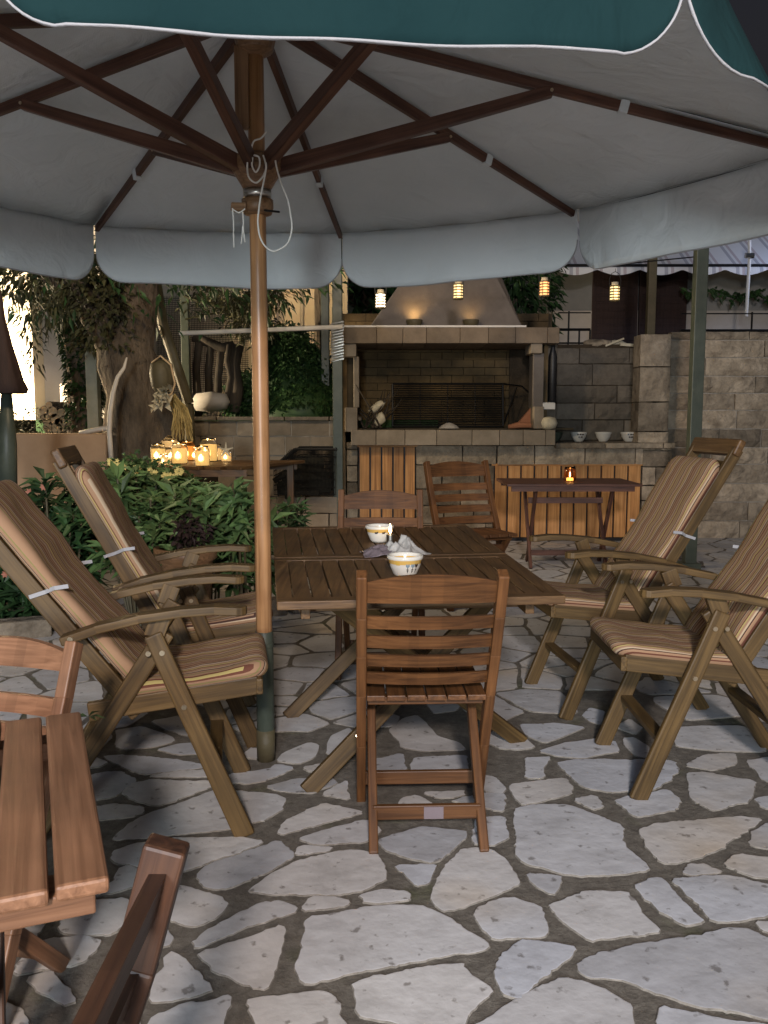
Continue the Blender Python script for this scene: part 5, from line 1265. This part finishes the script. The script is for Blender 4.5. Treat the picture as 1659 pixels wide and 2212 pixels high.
cr=PG(158,1390,.775); bl_=Vector((-.98,.20,0)); fc_=Vector((-.20,-.98,0)); o_=cr+bl_*.180+fc_*.22
folding('pale reddish folding chair behind the slatted table at the left edge',(o_.x,o_.y,0),R(168.5),'pinkwood',G_,.9,False,.44,.795)
tp=PG(362,1822,.86)
folding('dark folding chair cut by the bottom left corner, seen close from above',(tp.x-.10,tp.y-.205,0),R(90),'darkchair',G_,1.0,False,.29,.79,.0)
# pale slatted table at the left edge
e0=PG(178,1535,.72);e1=PG(243,1893,.72); fd=(e1-e0).normalized(); lf=Vector((fd.y,-fd.x,0)); lf=lf if lf.x<0 else -lf; Lt=(e1-e0).length
st_=thing('slatted_table','pale reddish slatted table at the left edge with rounded front corner','table',(e0.x+lf.x*.3+fd.x*Lt/2,e0.y+lf.y*.3+fd.y*Lt/2,0))
for k in range(8):
    wv=.072; c0=e0+lf*(wv*(k+.5))+fd*(0 if k==0 else rnd.uniform(-.004,.004)); q=MB()
    q.beam(c0-Vector((0,0,.011)),c0+fd*(Lt-(.0 if k else .0))-Vector((0,0,.011)),wv-.0075,.022,(0,0,1)); q.build('top_slat',M['pinkwood'],st_,world=True,bevel=.005)
q=MB(); q.beam(e0+lf*.02+fd*.07-Vector((0,0,.04)),e0+lf*.56+fd*.07-Vector((0,0,.04)),.05,.034); q.build('batten',M['pinkwood'],st_,world=True,bevel=.003)
q=MB(); q.beam(e0+lf*.02+fd*(Lt-.05)-Vector((0,0,.04)),e0+lf*.56+fd*(Lt-.05)-Vector((0,0,.04)),.06,.034); q.build('batten',M['pinkwood'],st_,world=True,bevel=.003)
for s_ in (.16,.44):
    for k in (0,1):
        a_=e0+lf*(s_+.025*k)+fd*(.05 if k else Lt-.05); b__=e0+lf*(s_+.025*k)+fd*(Lt-.05 if k else .05); q=MB(); q.beam(Vector((a_.x,a_.y,0)),Vector((b__.x,b__.y,.69)),.022,.045,(0,0,1)); q.build('leg',M['darkchair'],st_,world=True,bevel=.004)
q=MB(); a_=e0+lf*.16+fd*(Lt-.15);b__=e0+lf*.44+fd*(Lt-.15); q.beam(Vector((a_.x,a_.y,.11)),Vector((b__.x,b__.y,.11)),.02,.04); q.build('stretcher',M['darkchair'],st_,world=True)
# dining table
zt=.72; A=PG(598,1300,zt);B=PG(1222,1287,zt);Cc=PG(588,1139,zt);Dd=PG(1005,1132,zt); sm=(PG(589,1205,zt).y-A.y)/(Cc.y-A.y)
cen=(A+B+Cc+Dd)/4
dt=thing('dining_table','large slatted dining table of dark brown wood under the parasol','table',(cen.x,cen.y,0))
def TT(s,t_): return (A.lerp(B,s)).lerp(Cc.lerp(Dd,s),t_)
def quadboard(q,s0,t0,s1,t1,top,th):
    c=[TT(s0,t0),TT(s1,t0),TT(s1,t1),TT(s0,t1)]; o=rnd.random()*40
    vs=[(v.x,v.y,z) for z in (top-th,top) for v in c]; lng=abs(t1-t0)*1.7>abs(s1-s0)
    gs=[((v[1],v[0],v[2]) if lng else (v[0],v[1],v[2])) for v in vs]; gs=[(g_[0]+o,g_[1]+o,g_[2]) for g_ in gs]
    q.add(vs,[(3,2,1,0),(4,5,6,7),(0,1,5,4),(1,2,6,5),(2,3,7,6),(3,0,4,7)],gs)
for (t0,t1) in ((0,sm-.003),(sm+.003,1)):
    q=MB(); fs_=.055; ft=.034
    quadboard(q,0,t0,1,t0+ft,zt,.028); quadboard(q,0,t1-ft,1,t1,zt,.028)
    quadboard(q,0,t0+ft,fs_,t1-ft,zt-.0005,.028); quadboard(q,1-fs_,t0+ft,1,t1-ft,zt-.0005,.028)
    q.build('leaf_frame',M['tablewood'],dt,world=True,bevel=.003)
    q=MB(); n=13
    for i in range(n):
        a_=fs_+.003+(1-2*fs_-.003)*i/n; b__=fs_+(1-2*fs_-.003)*(i+1)/n-.004; quadboard(q,a_,t0+ft+.001,b__,t1-ft-.001,zt-.002,.018)
    q.build('leaf_slats',M['tablewood'],dt,world=True,bevel=.0015)
q=MB(); 
for s in (.10,.90): a_=TT(s,.05);b__=TT(s,.95); q.beam((a_.x,a_.y,zt-.055),(b__.x,b__.y,zt-.055),.03,.05)
for t_ in (.12,.46,.54,.9): a_=TT(.08,t_);b__=TT(.92,t_); q.beam((a_.x,a_.y,zt-.056),(b__.x,b__.y,zt-.056),.03,.052)
q.build('apron',M['tablewood'],dt,world=True,bevel=.002)
def xleg(fl,fr,yo):
    # crossing pair: foot left rises to the right
    L_=Vector((fl[0],fl[1],0)); R__=Vector((fr[0],fr[1],0))
    for k,(p,qq) in enumerate(((L_,R__),(R__,L_))):
        tpp=Vector((qq.x+(p.x-qq.x)*.10,qq.y+(p.y-qq.y)*.1,zt-.05)); o=Vector((0,(.018 if k else -.018),0)); q=MB(); q.beam(p+o,tpp+o,.06,.032,(0,1,0)); q.build('leg',M['teak'],dt,world=True,bevel=.004)
f1=PG(662,1706);f2=PG(1128,1606); xleg(f1,f2,0)
f3=PG(622,1548); v12=(f2-f1); xleg(f3,f3+v12,0)
q=MB(); m1=(f1+f2)/2;m2=(f3+f3+v12)/2; q.beam((m1.x,m1.y,.36),(m2.x,m2.y,.36),.03,.05); q.build('stretcher',M['tablewood'],dt,world=True,bevel=.003)
# bistro table
zt4=.745; y0,y1=7.15,7.85; xa,xb=wx(1092,7.15),wx(1392,7.15)
bt=thing('bistro_table','small dark folding table with a candle glass in front of the plank doors','table',((xa+xb)/2,7.5,0))
q=MB(); n=8
for i in range(n): yy=y0+(y1-y0)*(i+.5)/n; q.beam((xa+.02,yy,zt4-.012),(xb,yy,zt4-.012),(y1-y0)/n-.006,.022)
q.build('table_top',M['bistrowood'],bt,world=True,bevel=.002)
q=MB(); q.beam((xa+.06,y0+.03,zt4-.045),(xb-.06,y0+.03,zt4-.045),.025,.04); q.beam((xa+.06,y1-.03,zt4-.045),(xb-.06,y1-.03,zt4-.045),.025,.04); q.build('apron',M['bistrowood'],bt,world=True)
for (xx) in (wx(1152,7.3),wx(1318,7.3)):
    for k,(ya,yb) in enumerate(((y0+.16,y1-.12),(y1-.16,y0+.12))):
        q=MB(); q.beam((xx+.03*k,ya,0),(xx+.03*k,yb,zt4-.03),.045,.026,(1,0,0)); q.build('leg',M['bistrowood'],bt,world=True,bevel=.003)
q=MB(); q.beam((wx(1152,7.3),7.5,.575),(wx(1318,7.3),7.5,.575),.024,.05); q.build('stretcher',M['bistrowood'],bt,world=True); q=MB(); q.beam((wx(1152,7.3),7.32,.14),(wx(1318,7.3),7.32,.14),.024,.045); q.build('stretcher',M['bistrowood'],bt,world=True)
g_=thing('candle_glass','small amber candle glass on the small dark folding table','candle glass',(wx(1233,7.45),7.45,zt4))
q=MB(); q.lathe([(.035,0),(.052,.01),(.056,.05),(.05,.10),(.046,.125)],(0,0,0),20,True,False); o=q.build('glass_cup',M['amberglass'],g_,smooth=True); s_=o.modifiers.new('s','SOLIDIFY'); s_.thickness=.003
q=MB(); q.lathe([(.03,.006),(.03,.03),(.004,.03)],(0,0,0),14); q.build('candle',M['wax'],g_)
q=MB(); q.lathe([(.001,.034),(.006,.05),(.004,.07),(.001,.082)],(0,0,0),8); q.build('flame',M['flame'],g_,smooth=True)
# bowls, napkin bundle, tea light on the dining table
def paintbowl(loc,lab,rot,tul):
    b_=bowl('painted_bowl',.066,.078,loc,lab,None,M['ceramic'],.55,rot=rot); r=.066;h=.078
    def rad(z):
        f=z/h; return r*(.62+(.86-.67)*min(1,(f-.0)/.5)+.06)
    q=MB()
    def patch(an,z,w_,hh,extra=.0018):
        # sits on the bowl flank
        zz=[z-hh/2,z+hh/2]; vs=[]
        prof=[(.55,0),(.67,.12),(.86,.50),(.92,.74),(.99,.82)]
        def rr_(z_):
            f=z_/h
            for (r0,f0),(r1,f1) in zip(prof[:-1],prof[1:]):
                if f<=f1: return r*(r0+(r1-r0)*(f-f0)/(f1-f0))
            return r*.99
        k=4
        for j in range(k+1):
            a_=an+(w_/.06)*(j/k-.5)
            for z_ in zz: R_=rr_(z_)+extra; vs.append((R_*math.cos(a_),R_*math.sin(a_),z_))
        q.add(vs,[(2*j,2*j+2,2*j+3,2*j+1) for j in range(k)])
    if tul:
        patch(R(-118),.031,.017,.056); q.build('yellow_stripe',M['yellow'],b_)
        for kk,(an,mt) in enumerate(((-82,'inkblue'),(-63,'inkblue'),(-48,'ink'))):
            q=MB(); an=R(an); patch(an-.07,.046,.0055,.010,.002); patch(an+.07,.046,.0055,.010,.002); patch(an,.043,.007,.010,.0022); 
            q.build('tulip_head',M[mt],b_); q=MB(); patch(an,.028,.0022,.022,.002); patch(an,.030,.009,.003,.0023); patch(an,.024,.006,.003,.0023); q.build('tulip_stem',M['ink'],b_)
    else:
        for an in (-105,-72): 
            q=MB(); patch(R(an),.048,.014,.008); patch(R(an)+.12,.052,.006,.005,.0022); q.build('painted_bird',M['ink'],b_)
        q=MB(); patch(R(-40),.034,.02,.055); q.build('yellow_stripe',M['yellow'],b_)
    return b_
pA_=PG(875,1243,zt); paintbowl(pA_,'white and yellow bowl painted with three tulips, nearest on the dining table',0,True)
pB_=PG(820,1170,zt); paintbowl(pB_,'white and yellow bowl behind the napkin bundle, farther on the dining table',0,False)
def cloth_heap(c,sx,sy,h,seed,rot):
    q=MB(); n=34; vs=[];fs=[]
    for i in range(n+1):
        for j in range(n+1):
            x=i/n*2-1;y=j/n*2-1; rr_=max(abs(x),abs(y)); rad_=math.hypot(x,y)
            env=max(0,1-rad_**2*.75)
            f=1-abs(noise.noise(Vector((x*1.7+seed,y*1.7,seed))))*2.2; g2=1-abs(noise.noise(Vector((x*4+seed,y*4,seed+3))))*2
            z=h*env*(.35+.55*max(0,f)+.22*g2)+.003
            k=1+.18*noise.noise(Vector((x*2,y*2,seed+7)))
            X=x*sx*k*(1-.25*env);Y=y*sy*k*(1-.25*env); vs.append((c[0]+X*math.cos(rot)-Y*math.sin(rot),c[1]+X*math.sin(rot)+Y*math.cos(rot),c[2]+max(.003,z)))
    for i in range(n):
        for j in range(n): k=i*(n+1)+j; fs.append((k,k+1,k+n+2,k+n+1))
    q.add(vs,fs); return q
c=PG(866,1196,zt); o=tag(cloth_heap(c,.095,.095,.075,3.3,.6).build('crumpled_napkin',M['napkin'],base=c,smooth=True),'crumpled pale grey napkin between the two painted bowls','napkin'); s_=o.modifiers.new('s','SOLIDIFY'); s_.thickness=.0015
c=PG(824,1198,zt); o=tag(cloth_heap(c,.085,.08,.040,8.1,.2).build('plastic_pouch',M['bag'],base=c,smooth=True),'violet-grey crumpled plastic pouch left of the napkin','pouch'); s_=o.modifiers.new('s','SOLIDIFY'); s_.thickness=.0015
c=PG(843,1178,zt); tl=thing('tea_light','small burning tea light between the bowls','tea light',c)
q=MB(); q.lathe([(.018,0),(.019,.05),(.003,.05)],(0,0,0),14); q.build('candle',M['steel'],tl); q=MB(); q.lathe([(.001,.052),(.007,.066),(.005,.082),(.001,.10)],(0,0,0),10); q.build('flame',M['flame'],tl,smooth=True)
# light cable / fallen leaf details on the floor
q=MB(); c=PG(190,1548,.48); 
for k in range(5): q.leaf(c,(math.cos(k*1.3),math.sin(k*1.3)*.5,.2),(0,0,1),.05,.014)
tag(q.build('lily_leaf',M['leaf'],base=c),'small bright green leaf spray behind the pale chair back','leaf')
